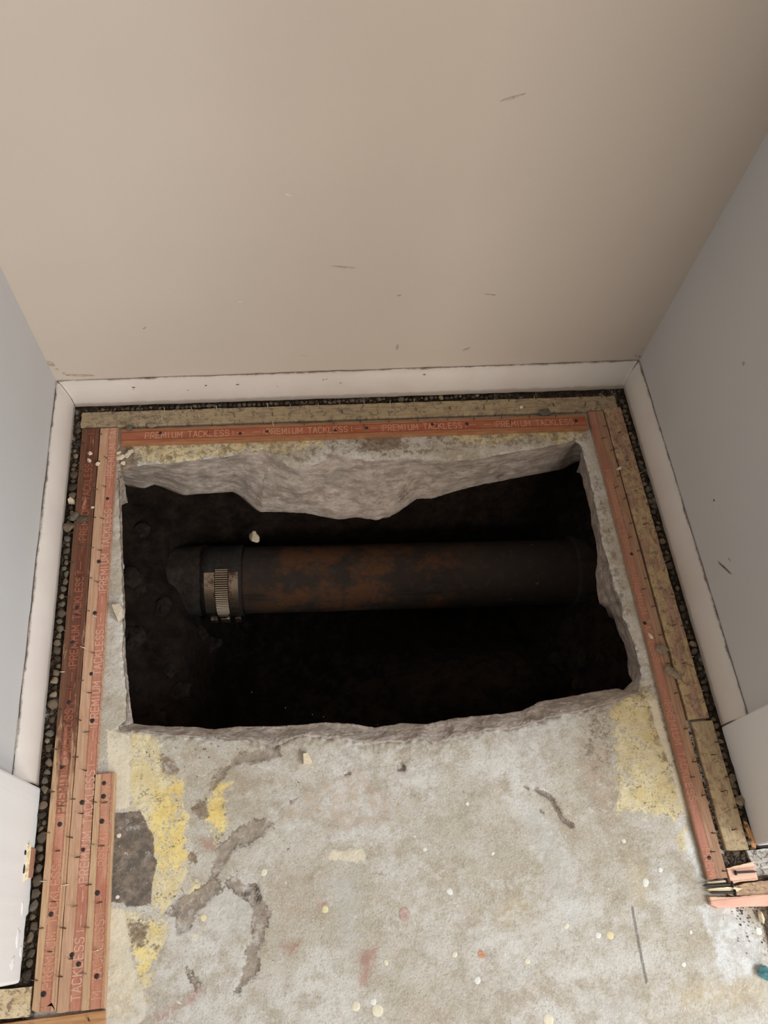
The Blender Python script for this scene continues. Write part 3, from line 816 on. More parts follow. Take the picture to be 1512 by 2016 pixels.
sc = k.mix(k.m2('MULTIPLY', k.step(k.noise(260, 4, 0.8), 0.68, 0.74), 0.5), sc, rgb(74, 66, 58))
M_soil = k.fin(sc, 0.95, k.bump(k.noise(160, 7, 0.75), 0.9, 0.006), spec=0.15)
nx, ny = 210, 150
xs = np.linspace(-0.20, 1.05, nx)
ys_ = np.linspace(-0.80, 0.12, ny)
V = [(a, b, soil_h(a, b)) for b in ys_ for a in xs]
Fc = [(j * nx + i, j * nx + i + 1, (j + 1) * nx + i + 1, (j + 1) * nx + i) for j in range(ny - 1) for i in range(nx - 1)]
soil = struct(obj('ground_soil', V, Fc, M_soil, None, True))

# pipe across the pit
k = NT('rusty_iron')
ux = k.sep(k.oc())[0]
r1 = k.noise(14, 6, 0.7, k.scale(k.oc(), (0.8, 1, 1)))
pc = k.mix(k.m2('MULTIPLY', k.step(r1, 0.46, 0.60), k.step(k.m2('ABSOLUTE', k.m2('SUBTRACT', ux, 0.27)), 0.24, 0.10)), rgb(50, 41, 35), rgb(88, 57, 36))
pc = k.mix(k.step(k.noise(60, 6, 0.75), 0.50, 0.66), pc, rgb(58, 50, 44))
pc = k.mix(k.m2('MULTIPLY', k.step(k.noise(30, 5, 0.7, k.scale(k.oc(), (0.15, 1, 1))), 0.56, 0.64), 0.7), pc, rgb(38, 30, 25))
pc = k.mix(k.m2('MULTIPLY', k.step(k.noise(45, 5, 0.7), 0.66, 0.72), 0.6), pc, rgb(112, 96, 62))
M_pipe = k.fin(pc, 0.85, k.bump(k.noise(75, 7, 0.75, k.scale(k.oc(), (0.35, 1, 1))), 0.8, 0.003), spec=0.25)
k = NT('muddy_sleeve')
sn = k.noise(55, 7, 0.75)
M_mud = k.fin(k.mix(k.step(sn, 0.35, 0.65), rgb(40, 34, 29), rgb(64, 55, 48)), 0.9, k.bump(sn, 0.9, 0.006), spec=0.2)

PA, PB = Vector((0.1340, -0.1745, -0.2420)), Vector((0.8100, -0.2020, -0.2440))
AX = (PB - PA).normalized()
rz = math.atan2(AX.y, AX.x)
PR = 0.0545
def tube(rad, x0, x1, nseg, nx_, bumpf=None):
    V, Fc = [], []
    for i in range(nx_ + 1):
        xx = x0 + (x1 - x0) * i / nx_
        for j in range(nseg):
            a = 2 * math.pi * j / nseg
            r = rad(xx, a) if callable(rad) else rad
            V.append((xx, r * math.cos(a), r * math.sin(a)))
    for i in range(nx_):
        for j in range(nseg):
            b = (j + 1) % nseg
            Fc.append((i * nseg + j, (i + 1) * nseg + j, (i + 1) * nseg + b, i * nseg + b))
    Fc.append(tuple(range(nseg)))
    Fc.append(tuple(nx_ * nseg + (nseg - 1 - j) for j in range(nseg)))
    return V, Fc
pipe = thing('drain_pipe', 'rust-brown cast iron drain pipe crossing the dark pit under the broken concrete', 'pipe', PA, rz)
V, Fc = tube(lambda xx, a: PR * (1 + 0.010 * fbm((xx * 2, math.cos(a), math.sin(a)), 3, 4)), 0.079, 0.700, 56, 120)
obj('pipe_body', V, Fc, M_pipe, pipe, True)
V, Fc = tube(lambda xx, a: PR * (1.05 + 0.07 * fbm((xx * 12, math.cos(a), math.sin(a)), 1.3, 4) - 0.18 * max(0, 0.03 - xx) / 0.2), -0.16, 0.022, 56, 50)
obj('muddy_end', V, Fc, M_mud, pipe, True)['label'] = 'mud-crusted end of the pipe before the steel coupling'
V, Fc = tube(lambda xx, a: PR * 1.10 * (1 + 0.012 * fbm((xx * 12, math.cos(a), math.sin(a)), 2, 3)), 0.620, 0.690, 56, 14)
obj('pipe_collar', V, Fc, M_pipe, pipe, True)

k = NT('tarnished_steel')
t1 = k.noise(60, 5, 0.7)
tc = k.mix(k.step(t1, 0.42, 0.62), rgb(150, 132, 112), rgb(92, 66, 48))
M_steel = k.fin(tc, k.mix(k.step(t1, 0.4, 0.6), (0.30, 0.30, 0.30), (0.6, 0.6, 0.6)), k.bump(t1, 0.2, 0.0005), 0.85)
k = NT('bright_steel')
M_bright = k.fin(rgb(222, 204, 180), 0.24, None, 1.0)
M_rub = plain('black_rubber', (0.022, 0.019, 0.017), 0.75)
V, Fc = tube(PR * 1.045, 0.016, 0.079, 56, 4)
cp = obj('coupling', V, Fc, M_rub, pipe, True)
cp['label'] = 'black rubber coupling with a ribbed shiny steel clamp band'
def shell(r0, th, x0, x1, a0, a1, na, mat, name, rib=0.0, nrib=0, edgef=None, dark=None):
    V, Fc = [], []
    for i in range(na + 1):
        a = a0 + (a1 - a0) * i / na
        r = r0 + (rib * (0.5 + 0.5 * math.cos(2 * math.pi * nrib * i / na)) if rib else 0)
        xa, xb = (x0, x1) if edgef is None else edgef(a, x0, x1)
        for xx, rr in ((xa, r - th), (xa, r), (xb, r), (xb, r - th)):
            V.append((xx, rr * math.cos(a), rr * math.sin(a)))
    for i in range(na):
        for j in range(3):
            Fc.append((i * 4 + j, i * 4 + j + 1, (i + 1) * 4 + j + 1, (i + 1) * 4 + j))
    o = obj(name, V, Fc, mat, cp, False)
    if dark is not None:
        o.data.materials.append(dark)
        for i in range(na):
            if math.cos(2 * math.pi * nrib * (i + 0.5) / na) < -0.1:
                for j in range(3):
                    o.data.polygons[i * 3 + j].material_index = 1
    return o
D = math.radians
R0 = PR * 1.045 + 0.0012
# angles: 90 = up, 180 = towards the room (-y)
shell(R0, 0.001, 0.0225, 0.0385, D(100), D(172), 40, M_steel, 'plain_band')
def taper(a, x0, x1):
    d = math.degrees(a)
    w = 1.0 if d < 172 else max(0.12, 1 - (d - 172) / 27)
    return (x0 + (1 - w) * 0.004, x1 - (1 - w) * 0.011)
shell(R0 + 0.0008, 0.001, 0.0395, 0.0590, D(96), D(198), 420, M_bright, 'ribbed_band', 0.0016, 30, taper, M_rub)
shell(R0, 0.001, 0.0600, 0.0745, D(100), D(172), 40, M_steel, 'plain_band')
for xx, w in ((0.030, 0.011), (0.0475, 0.015), (0.068, 0.010)):
    a = D(214)
    V, Fc = rough_box(xx, (R0 + 0.004) * math.cos(a), (R0 + 0.004) * math.sin(a), w, 0.011, 0.016, xx * 90, 5, 0.10)
    obj('screw_housing', V, Fc, M_steel, cp, True)

# ------------------------------------------------------------ tack strips
def wood(name, light, dark, ink=None, band=None, line=None, wear=0.3, stain=None, glue=None, grain_c=0.55):
    """u runs along the strip in metres, v across it from 0 to 1; band = printed stripe across v"""
    k = NT(name)
    uv = k.uv()
    s = k.sep(uv)
    u, v = s[0], s[1]
    g = k.noise(1.0, 6, 0.65, k.scale(uv, (26, 9, 1)), 0.3)
    g2 = k.noise(1.0, 4, 0.6, k.scale(uv, (120, 42, 1)))
    col = k.mix(k.step(g, 0.32, 0.68), dark, light)
    col = k.mix(k.m2('MULTIPLY', k.step(g2, 0.50, 0.75), grain_c), col, tuple(x * 0.72 for x in dark))
    big = k.noise(1.0, 4, 0.6, k.scale(uv, (14, 2.2, 1)))
    fray = k.m2('MULTIPLY', k.m2('SUBTRACT', k.noise(1.0, 5, 0.7, k.scale(uv, (300, 12, 1))), 0.5), 0.14)
    fade = k.step(k.noise(1.0, 3, 0.6, k.scale(uv, (11, 1.0, 1))), 0.34, 0.60)
    if ink:
        vv = k.m2('ADD', v, fray)
        m = k.m2('MULTIPLY', k.step(vv, band[0] - 0.015, band[0] + 0.015), k.step(vv, band[1] + 0.015, band[1] - 0.015))
        w = k.step(k.m2('ADD', k.noise(1.0, 6, 0.75, k.scale(uv, (160, 8, 1))), k.m2('MULTIPLY', big, 0.4)), 0.52 + wear, 0.80 + wear)
        w = k.m2('SUBTRACT', 1.0, w)
        edge_ = k.m2('ABSOLUTE', k.m2('SUBTRACT', k.m2('ABSOLUTE', k.m2('SUBTRACT', v, (band[0] + band[1]) / 2)), (band[1] - band[0]) / 2))
        rim = k.step(k.m2('ADD', edge_, fray), 0.045, 0.02)
        inkc = k.mix(k.step(big, 0.35, 0.65), ink, tuple(min(1, x * 1.25 + 0.02) for x in ink))
        col = k.mix(k.m2('MULTIPLY', m, k.m2('MULTIPLY', k.m2('ADD', k.m2('MULTIPLY', w, 0.6), 0.4), k.step(k.m2('ADD', big, k.m2('MULTIPLY', g2, 0.5)), 0.28, 0.75))), col, k.mix(fade, k.mix(0.5, inkc, light), inkc))
        col = k.mix(k.m2('MULTIPLY', rim, 0.7), col, tuple(x * 0.8 for x in ink))
        if line is not None:
            for L in line:
                l = k.step(k.m2('ADD', k.m2('ABSOLUTE', k.m2('SUBTRACT', v, L)), fray), 0.05, 0.02)
                col = k.mix(k.m2('MULTIPLY', l, 0.55), col, ink)
    if stain:
        (u0, u1, sc_, sv) = stain
        e = k.noise(1.0, 6, 0.7, k.scale(uv, (40, 5, 1)), 0.4)
        st = k.step(k.m2('ADD', u, k.m2('MULTIPLY', k.m2('SUBTRACT', e, 0.5), sv)), u0, u1)
        peel = k.step(k.noise(1.0, 6, 0.7, k.scale(uv, (22, 3.2, 1)), 0.5), 0.60, 0.66)
        st = k.m2('MULTIPLY', st, k.m2('SUBTRACT', 1.0, k.m2('MULTIPLY', peel, 0.7)))
        col = k.mix(k.m2('MULTIPLY', st, 0.88), col, k.mix(k.step(g, 0.35, 0.65), tuple(x * 0.62 for x in sc_), sc_))
    if glue:
        gm = k.noise(1.0, 6, 0.72, k.scale(uv, (30, 1.6, 1)), 0.6)
        col = k.mix(k.m2('MULTIPLY', k.step(gm, 0.44, 0.60), 0.75), col, glue[0])
        gm2 = k.noise(1.0, 7, 0.75, k.scale(uv, (120, 3.2, 1)), 0.9)
        col = k.mix(k.m2('MULTIPLY', k.step(gm2, 0.52, 0.58), 0.85), col, glue[1])
        gm4 = k.noise(1.0, 6, 0.75, k.scale(uv, (48, 1.3, 1)), 0.5)
        col = k.mix(k.m2('MULTIPLY', k.step(gm4, 0.58, 0.64), 0.7), col, tuple(x * 0.8 for x in light))
        gm3 = k.noise(1.0, 6, 0.75, k.scale(uv, (150, 6, 1)), 0.3)
        col = k.mix(k.m2('MULTIPLY', k.step(gm3, 0.62, 0.67), 0.8), col, rgb(64, 52, 42))
    spk = k.noise(1.0, 4, 0.75, k.scale(uv, (330, 9, 1)))
    col = k.mix(k.m2('MULTIPLY', k.step(spk, 0.68, 0.73), 0.55), col, rgb(84, 60, 44))
    hh = k.m2('ADD', k.m2('MULTIPLY', g2, 0.5), k.m2('MULTIPLY', k.noise(1.0, 5, 0.7, k.scale(uv, (200, 60, 1))), 0.4))
    if glue:
        hh = k.m2('ADD', hh, k.m2('MULTIPLY', gm2, 1.6))
    return k.fin(col, 0.8, k.bump(hh, 0.5, 0.0008), spec=0.25)

TAN, TAND = rgb(204, 172, 138), rgb(184, 146, 112)
PINK, PINKD = rgb(202, 165, 136), rgb(182, 140, 112)
INK, INKR = rgb(168, 104, 84), rgb(150, 80, 58)
M_w = {
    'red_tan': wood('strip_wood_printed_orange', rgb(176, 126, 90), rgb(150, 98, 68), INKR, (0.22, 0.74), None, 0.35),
    'stained': wood('strip_wood_stained', TAN, TAND, INK, (0.34, 0.76), (0.90,), 0.25, (0.20, 0.30, rgb(98, 56, 42), 0.34)),
    'pink': wood('strip_wood_pink', PINK, PINKD, INK, (0.52, 0.96), (), 0.12),
    'short': wood('strip_wood_short', TAN, TAND, INK, (0.36, 0.82), (0.90,), 0.25),
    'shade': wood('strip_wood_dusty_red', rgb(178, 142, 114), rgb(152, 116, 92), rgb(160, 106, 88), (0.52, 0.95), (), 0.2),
    'grey': wood('strip_wood_weathered', rgb(180, 160, 130), rgb(144, 125, 102), None, None, None, 0, None, (rgb(176, 158, 122), rgb(116, 104, 90))),
    'mottled': wood('strip_wood_mottled', rgb(186, 152, 128), rgb(154, 122, 102), None, None, None, 0, None, (rgb(198, 176, 128), rgb(132, 106, 90))),
    'yellow': wood('strip_wood_yellowed', rgb(190, 168, 134), rgb(156, 134, 104), None, None, None, 0, None, (rgb(178, 160, 124), rgb(140, 114, 94))),
    'glued': wood('strip_wood_glue_spots', rgb(222, 200, 164), rgb(196, 170, 130), None, None, None, 0, None, (rgb(226, 206, 172), rgb(128, 112, 94))),
    'plain': wood('strip_wood_bare', rgb(198, 152, 108), rgb(172, 122, 82), None, None, None, 0),
    'ash': wood('strip_wood_ashen', rgb(196, 188, 178), rgb(120, 110, 102), None, None, None, 0, None, (rgb(206, 200, 192), rgb(74, 64, 58))),
}
M_let = {'tan': plain('lettering_bare_wood', rgb(198, 142, 114), 0.8, var=0.15, sc=500), 'pink': plain('lettering_bare_wood_pink', rgb(208, 160, 138), 0.8, var=0.12, sc=500),
         'shade': plain('lettering_bare_wood_shade', rgb(186, 134, 108), 0.8, var=0.12, sc=500), 'stain': plain('lettering_stained_wood', rgb(150, 92, 70), 0.8, var=0.15, sc=500)}
M_nail = plain('nail_iron', rgb(66, 60, 58), 0.5, 0.6, sc=600)
M_pin = plain('pin_steel', rgb(96, 78, 62), 0.4, 0.75, sc=600)
M_pinl = plain('pin_steel_bright', rgb(176, 162, 142), 0.3, 0.9, sc=600)

# stencil-like capitals, each drawn with straight strokes in a box one unit high
ST = {'P': [[(0, 0), (0, 1)], [(0, 1), (.5, 1), (.62, .88), (.62, .6), (.5, .48), (0, .48)]],
      'E': [[(0, 0), (0, 1)], [(0, 1), (.58, 1)], [(0, .5), (.5, .5)], [(0, 0), (.58, 0)]],
      'M': [[(0, 0), (0, 1), (.38, .3), (.76, 1), (.76, 0)]], 'I': [[(.3, 0), (.3, 1)]],
      'U': [[(0, 1), (0, .15), (.12, 0), (.5, 0), (.62, .15), (.62, 1)]], 'T': [[(0, 1), (.66, 1)], [(.33, 0), (.33, 1)]],
      'A': [[(0, 0), (.33, 1), (.66, 0)], [(.13, .33), (.53, .33)]], 'L': [[(0, 1), (0, 0), (.56, 0)]],
      'C': [[(.6, .85), (.48, 1), (.14, 1), (0, .86), (0, .14), (.14, 0), (.48, 0), (.6, .15)]],
      'K': [[(0, 0), (0, 1)], [(.6, 1), (0, .42)], [(.2, .6), (.62, 0)]],
      'S': [[(.58, .86), (.46, 1), (.13, 1), (0, .86), (0, .64), (.12, .52), (.46, .48), (.58, .36), (.58, .14), (.45, 0), (.12, 0), (0, .14)]]}
ST['R'] = ST['P'] + [[(.3, .48), (.62, 0)]]
def glyph(ch):
    V, Fc = [], []
    t = 0.085
    for st in ST[ch]:
        for a, b in zip(st[:-1], st[1:]):
            a, b = Vector(a), Vector(b)
            d = (b - a).normalized()
            n = Vector((-d.y, d.x)) * t
            e = d * t * 0.7
            k0 = len(V)
            zz = 0.00002 * (len(Fc) + 1)
            for q in (a - e - n, b + e - n, b + e + n, a - e + n):
                V.append((q.x, q.y, zz))
            Fc.append([k0, k0 + 1, k0 + 2, k0 + 3])
    return V, Fc

TH = 0.0064
def pin_mesh(mat, name):
    V, Fc = [], []
    n = 6
    for (z, r) in ((-0.001, 0.00058), (0.003, 0.00055), (0.0052, 0.0001)):
        for i in range(n):
            a = 2 * math.pi * i / n
            V.append((r * math.cos(a), r * math.sin(a), z))
    for j in range(2):
        for i in range(n):
            Fc.append((j * n + i, j * n + (i + 1) % n, (j + 1) * n + (i + 1) % n, (j + 1) * n + i))
    return mesh_of(name, V, Fc, mat)
def nail_mesh():
    V, Fc = [], []
    n = 14
    for (z, r) in ((-0.0005, 0.0024), (0.0004, 0.0025), (0.0008, 0.0019)):
        for i in range(n):
            a = 2 * math.pi * i / n
            V.append((r * math.cos(a), r * math.sin(a), z))
    V.append((0, 0, 0.0009))
    for j in range(2):
        for i in range(n):
            Fc.append((j * n + i, j * n + (i + 1) % n, (j + 1) * n + (i + 1) % n, (j + 1) * n + i))
    for i in range(n):
        Fc.append((2 * n + i, 2 * n + (i + 1) % n, 3 * n))
    return mesh_of('nail_head', V, Fc, M_nail)
ME_pin, ME_pinl, ME_nail = pin_mesh(M_pin, 'tack_pin'), pin_mesh(M_pinl, 'tack_pin_bright'), nail_mesh()

def plank_mesh(Ln, Wd, seed, mat, ragged0=0.0, ragged1=0.0, edge_amp=0.0004, surf=0.0):
    """x along 0..Ln, y across -W/2..W/2 (v=0 at +y), top at TH"""
    n = max(8, int(Ln / 0.005))
    cr = [(-0.5, 0.0), (-0.5, TH * 0.9), (-0.485, TH), (-0.3, TH), (-0.1, TH), (0.1, TH), (0.3, TH), (0.485, TH), (0.5, TH * 0.9), (0.5, 0.0)]
    V, uv, Fc = [], [], []
    m = len(cr)
    for i in range(n + 1):
        t = i / n
        for j, (c, z) in enumerate(cr):
            yy = c * Wd
            xx = t * Ln
            if i == 0:
                xx += ragged0 * (0.5 + noise.noise(Vector((c * 5, seed, 0))))
            if i == n:
                xx -= ragged1 * (0.5 + noise.noise(Vector((c * 5, seed + 4, 0))))
            if abs(c) > 0.4:
                yy += edge_amp * fbm((xx, c, seed), 45, 3)
            zz = z
            if z > 0 and surf:
                zz += surf * fbm((xx, yy, seed), 110, 3)
            V.append((xx, yy, zz))
            uv.append((xx, 0.5 - c))
    for i in range(n):
        for j in range(m - 1):
            a = i * m + j
            Fc.append((a, a + 1, a + m + 1, a + m))
    Fc.append(tuple(range(m)))
    Fc.append(tuple(n * m + m - 1 - j for j in range(m)))
    Fc = [f[::-1] for f in Fc]
    return V, Fc, uv

def strip(name, label, p0, p1, wd, mat, seed, z=0.0, text=None, nails=(), pins=(), pin_rows=None, lean=(0, 1), group='carpet tack strips', rag=(0, 0), surf=0.0, letmat='tan', bright=0.15, tilt=0.0):
    """p0 -> p1 along the centre line; v = 0 lies on the left-hand side when walking from p0 to p1"""
    p0, p1 = Vector(p0), Vector(p1)
    d = p1 - p0
    Ln = d.length
    rz_ = math.atan2(d.y, d.x)
    root = thing(name, label, 'tack strip', (p0.x, p0.y, z), rz_, group)
    root.rotation_euler.x = tilt
    V, Fc, uv = plank_mesh(Ln, wd, seed, mat, rag[0], rag[1], edge_amp=0.0004 + 0.5 * surf, surf=surf)
    obj('plank', V, Fc, mat, root, False, uv)
    dirv = d.normalized()
    side = Vector((-dirv.y, dirv.x))
    def local(q):
        w = Vector(q) - p0
        return w.dot(dirv), w.dot(side)
    if text:
        starts, vc, hgt, lm = text
        for s0 in starts:
            VV, FF = [], []
            cell = 0.118 / 16
            for i, ch in enumerate('PREMIUM TACKLESS'):
                if ch == ' ':
                    continue
                u0 = s0 + i * cell
                if u0 < 0.002 or u0 + cell > Ln - 0.002:
                    continue
                gv_, gf = glyph(ch)
                sx = cell / 0.92
                off = cell * 0.12
                b = len(VV)
                for a_, c_, z_ in gv_:
                    VV.append((u0 + off + a_ * sx, (0.5 - vc) * wd - hgt / 2 + c_ * hgt, TH + 0.00016 + z_))
                FF += [[b + q for q in f] for f in gf]
            # the dashes and brackets between two imprints
            for (a0, a1, c0, c1) in ((0.122, 0.123, -.42, .42), (0.127, 0.138, -.06, .06), (0.150, 0.161, -.06, .06), (0.165, 0.166, -.42, .42)):
                u0, u1 = s0 + a0, s0 + a1
                if u0 < 0.002 or u1 > Ln - 0.002:
                    continue
                b = len(VV)
                yc = (0.5 - vc) * wd
                VV += [(u0, yc + c0 * hgt, TH + 0.00022), (u1, yc + c0 * hgt, TH + 0.00022), (u1, yc + c1 * hgt, TH + 0.00022), (u0, yc + c1 * hgt, TH + 0.00022)]
                FF.append([b, b + 1, b + 2, b + 3])
            if VV:
                obj('lettering', VV, FF, M_let['stain' if (letmat == 'stained' and s0 > 0.18) else 'tan' if letmat == 'stained' else letmat], root)
    for q in nails:
        a, b = local(q)
        o = link('nail', ME_nail, root)
        o.location = (a, b, TH)
        r_ = rng.uniform(0.85, 1.1)
        o.scale = (r_, r_, 1)
        o.rotation_euler = (rng.uniform(-.08, .08), rng.uniform(-.08, .08), 0)
    pl = [local(q) for q in pins]
    if pin_rows:
        for (vr, start, stepp) in pin_rows:
            u_ = start
            while u_ < Ln - 0.006:
                pl.append((u_ + rng.uniform(-.003, .003), (0.5 - vr) * wd + rng.uniform(-.0008, .0008)))
                u_ += stepp
    lv = Vector((lean[0] * dirv.x + lean[1] * dirv.y, lean[0] * side.x + lean[1] * side.y))
    for a, b in pl:
        o = link('tack_pin', ME_pinl if rng.random() < bright else ME_pin, root)
        ax = Vector((lv.x + rng.uniform(-.25, .25), lv.y + rng.uniform(-.25, .25), rng.uniform(0.7, 1.3))).normalized()
        o.rotation_mode = 'QUATERNION'
        o.rotation_quaternion = ax.to_track_quat('Z', 'Y')
        o.location = (a, b, TH)
        o.scale = (1.15, 1.15, rng.uniform(1.1, 1.6))
    return root

# by the back wall
strip('tack_strip', 'weathered grey-yellow tack strip with bare pins lying along the back baseboard', (0.0092, -0.0235), (0.7925, -0.0315), 0.0252, M_w['grey'], 1,
      pin_rows=((0.12, 0.045, 0.036), (0.62, 0.060, 0.052)), lean=(0, 1), rag=(0.002, 0.001), surf=0.0006, bright=0.55)
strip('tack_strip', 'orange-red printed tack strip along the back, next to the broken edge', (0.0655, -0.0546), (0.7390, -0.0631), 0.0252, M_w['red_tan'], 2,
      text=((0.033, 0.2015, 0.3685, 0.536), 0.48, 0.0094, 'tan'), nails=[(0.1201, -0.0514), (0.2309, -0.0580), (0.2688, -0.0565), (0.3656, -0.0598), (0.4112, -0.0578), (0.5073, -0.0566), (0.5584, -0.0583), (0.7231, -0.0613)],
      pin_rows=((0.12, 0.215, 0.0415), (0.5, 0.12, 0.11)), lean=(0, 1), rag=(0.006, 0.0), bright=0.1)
# along the lit side: walking from the room towards the back, so the print reads away from the camera; v = 0 towards the wall
strip('tack_strip', 'long tack strip stained dark red-brown at the back, beside the window-lit baseboard', (0.0266, -0.7365), (0.0243, -0.0385), 0.0238, M_w['stained'], 3,
      text=((0.0195, 0.1875, 0.3555, 0.5235), 0.55, 0.0088, 'pink'), nails=[(0.0271, -0.5598), (0.0259, -0.6484), (0.0241, -0.4988), (0.0259, -0.4247), (0.0242, -0.3509), (0.0250, -0.7204), (0.0261, -0.3062)],
      pin_rows=((0.16, 0.03, 0.046), (0.60, 0.055, 0.046)), lean=(-1, 0), rag=(0.008, 0.0), letmat='stained', bright=0.18)
strip('tack_strip', 'long pinkish tack strip running beside the concrete ledge of the pit', (0.0511, -0.7388), (0.0493, -0.0390), 0.0240, M_w['pink'], 4,
      text=((-0.0507, 0.1173, 0.2853, 0.4533, 0.6213), 0.74, 0.0088, 'pink'), nails=[(0.0539, -0.1525), (0.0486, -0.2445), (0.0482, -0.3145), (0.0492, -0.3922), (0.0542, -0.4485), (0.0494, -0.5389), (0.0541, -0.5883), (0.0502, -0.6883), (0.0575, -0.6973)],
      pin_rows=((0.10, 0.03, 0.044), (0.52, 0.05, 0.046)), lean=(-1, 0), rag=(0.001, 0.0), letmat='pink', bright=0.15)
strip('tack_strip', 'short printed tack strip ending beside the dark rectangular glue patch', (0.0745, -0.7388), (0.0722, -0.5098), 0.0234, M_w['short'], 5,
      text=((-0.0360, 0.1320, ), 0.60, 0.0088, 'tan'), nails=[(0.0719, -0.5202), (0.0722, -0.5345), (0.0722, -0.5608), (0.0720, -0.6326), (0.0765, -0.7101)],
      pin_rows=((0.14, 0.03, 0.042), (0.62, 0.05, 0.05)), lean=(-1, 0), letmat='tan', bright=0.12)
# across the foot of those three, along the room wall
strip('tack_strip', 'pale tack strip spotted with round glue stains at the foot of the white jamb', (-0.30, -0.7185), (0.0122, -0.7255), 0.0262, M_w['glued'], 6,
      pin_rows=((0.3, 0.03, 0.06),), lean=(0, 1), surf=0.0005)
strip('tack_strip', 'bare orange tack strip lying crosswise below the ends of the three long strips', (-0.30, -0.7570), (0.0862, -0.7535), 0.0255, M_w['plain'], 7,
      pin_rows=((0.3, 0.02, 0.05),), lean=(0, 1))
# along the shaded side: walking from the back towards the room; v = 0 on the wall side is reversed here, v = 0 at the pit... print near the pit
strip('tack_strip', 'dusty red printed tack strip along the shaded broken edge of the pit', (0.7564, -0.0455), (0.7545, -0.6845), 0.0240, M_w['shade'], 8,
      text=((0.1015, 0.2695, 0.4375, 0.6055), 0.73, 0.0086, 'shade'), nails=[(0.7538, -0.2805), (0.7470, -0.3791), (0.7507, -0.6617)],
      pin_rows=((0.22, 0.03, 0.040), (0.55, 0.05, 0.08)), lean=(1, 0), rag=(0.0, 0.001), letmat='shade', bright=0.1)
strip('tack_strip', 'mottled weathered tack strip with yellow glue beside the shaded baseboard', (0.7836, -0.0400), (0.7843, -0.5063), 0.0272, M_w['mottled'], 9,
      pin_rows=((0.12, 0.03, 0.045), (0.55, 0.045, 0.05)), lean=(1, 0), surf=0.0007, bright=0.6)
strip('tack_strip', 'short yellowed tack strip beside the shaded jamb, apart from its printed neighbour', (0.7871, -0.5095), (0.7868, -0.6575), 0.0272, M_w['yellow'], 10,
      pin_rows=((0.14, 0.025, 0.04), (0.5, 0.04, 0.042)), lean=(1, 0), surf=0.0004, rag=(0, 0.004), bright=0.4)

# ------------------------------------------------------------ broken pieces round the corner of the shaded jamb
def poly_plank(name, label, pts, z0, z1, mat, seed, cat='wood piece', dirang=0.0, group=None):
    """outline pts (world x, y), thickness z0..z1, splintered outline"""
    P_ = []
    n = len(pts)
    for i in range(n):
        a, b = Vector(pts[i]), Vector(pts[(i + 1) % n])
        m = max(1, int((b - a).length / 0.004))
        for j in range(m):
            q = a + (b - a) * (j / m)
            if j:
                q += Vector((noise.noise(Vector((q.x, q.y, seed)) * 160), noise.noise(Vector((q.y, q.x, seed + 3)) * 160))) * 0.0009
            P_.append(q)
    n = len(P_)
    c = sum(P_, Vector((0, 0))) / n
    V, uv = [], []
    for zz, sh in ((z0, 1.0), (z1 - 0.0004, 1.0), (z1, 0.97)):
        for q in P_:
            w = c + (q - c) * sh
            V.append((w.x - c.x, w.y - c.y, zz - z0))
            r = w - c
            uv.append((r.x * math.cos(dirang) + r.y * math.sin(dirang) + seed, 0.5 + (r.x * math.sin(dirang) - r.y * math.cos(dirang)) / 0.024))
    Fc = []
    for j in range(2):
        for i in range(n):
            b = (i + 1) % n
            Fc.append((j * n + i, j * n + b, (j + 1) * n + b, (j + 1) * n + i))
    Fc.append(tuple(2 * n + i for i in range(n)))
    area_ = sum(P_[i].x * P_[(i + 1) % n].y - P_[(i + 1) % n].x * P_[i].y for i in range(n))
    if area_ < 0:
        Fc = [f[::-1] for f in Fc]
    o = obj(name, V, Fc, mat, None, False, uv)
    o.location = (c.x, c.y, z0)
    return tag(o, label, cat, group)
M_w['split'] = wood('strip_wood_split_orange', rgb(238, 208, 178), rgb(222, 182, 152), rgb(212, 160, 142), (0.3, 0.8), (), 0.25)
M_w['fresh'] = wood('strip_wood_fresh_break', rgb(246, 230, 196), rgb(226, 200, 158), None, None, None, 0, grain_c=0.2)
poly_plank('wood_splinter', 'split orange wood strip with pale broken end, lying nearest the loose dirt', [(0.7395, -0.7010), (0.7646, -0.7034), (0.8612, -0.7055), (0.8570, -0.7170), (0.8037, -0.7164), (0.7461, -0.7129), (0.7390, -0.7086)], 0.0, 0.0068, M_w['split'], 11)
poly_plank('wood_splinter', 'thin brown weathered slat with a grey nail just above the split orange strip', [(0.7637, -0.6940), (0.7877, -0.6910), (0.8680, -0.6903), (0.8624, -0.7055), (0.8083, -0.7060), (0.7658, -0.7025), (0.7583, -0.6976)], 0.0, 0.0052, M_w['mottled'], 12)
poly_plank('wood_splinter', 'cream freshly broken splinter beside two dark nails at the end of the printed strip', [(0.7402, -0.6928), (0.7630, -0.6929), (0.7802, -0.6961), (0.7720, -0.6990), (0.7426, -0.6967)], 0.0, 0.0066, M_w['fresh'], 13)
poly_plank('wood_splinter', 'white-edged sliver under the cut end of the dusty red printed strip', [(0.7426, -0.6857), (0.7637, -0.6861), (0.7642, -0.6883), (0.7430, -0.6883)], 0.0, 0.0045, M_w['fresh'], 14)
red_piece = poly_plank('strip_offcut', 'pink printed strip offcut with a grey nail, against the end of the yellowed strip', [(0.7677, -0.6740), (0.8009, -0.6702), (0.8007, -0.6892), (0.7677, -0.6897)], 0.0, 0.0070, M_w['split'], 15)
ash = poly_plank('strip_offcut', 'ash-grey rotted strip offcut around the corner of the shaded jamb', [(0.7974, -0.6580), (0.8784, -0.6590), (0.8687, -0.6851), (0.8143, -0.6853), (0.8009, -0.6850), (0.7985, -0.6700)], 0.0, 0.0060, M_w['ash'], 16)
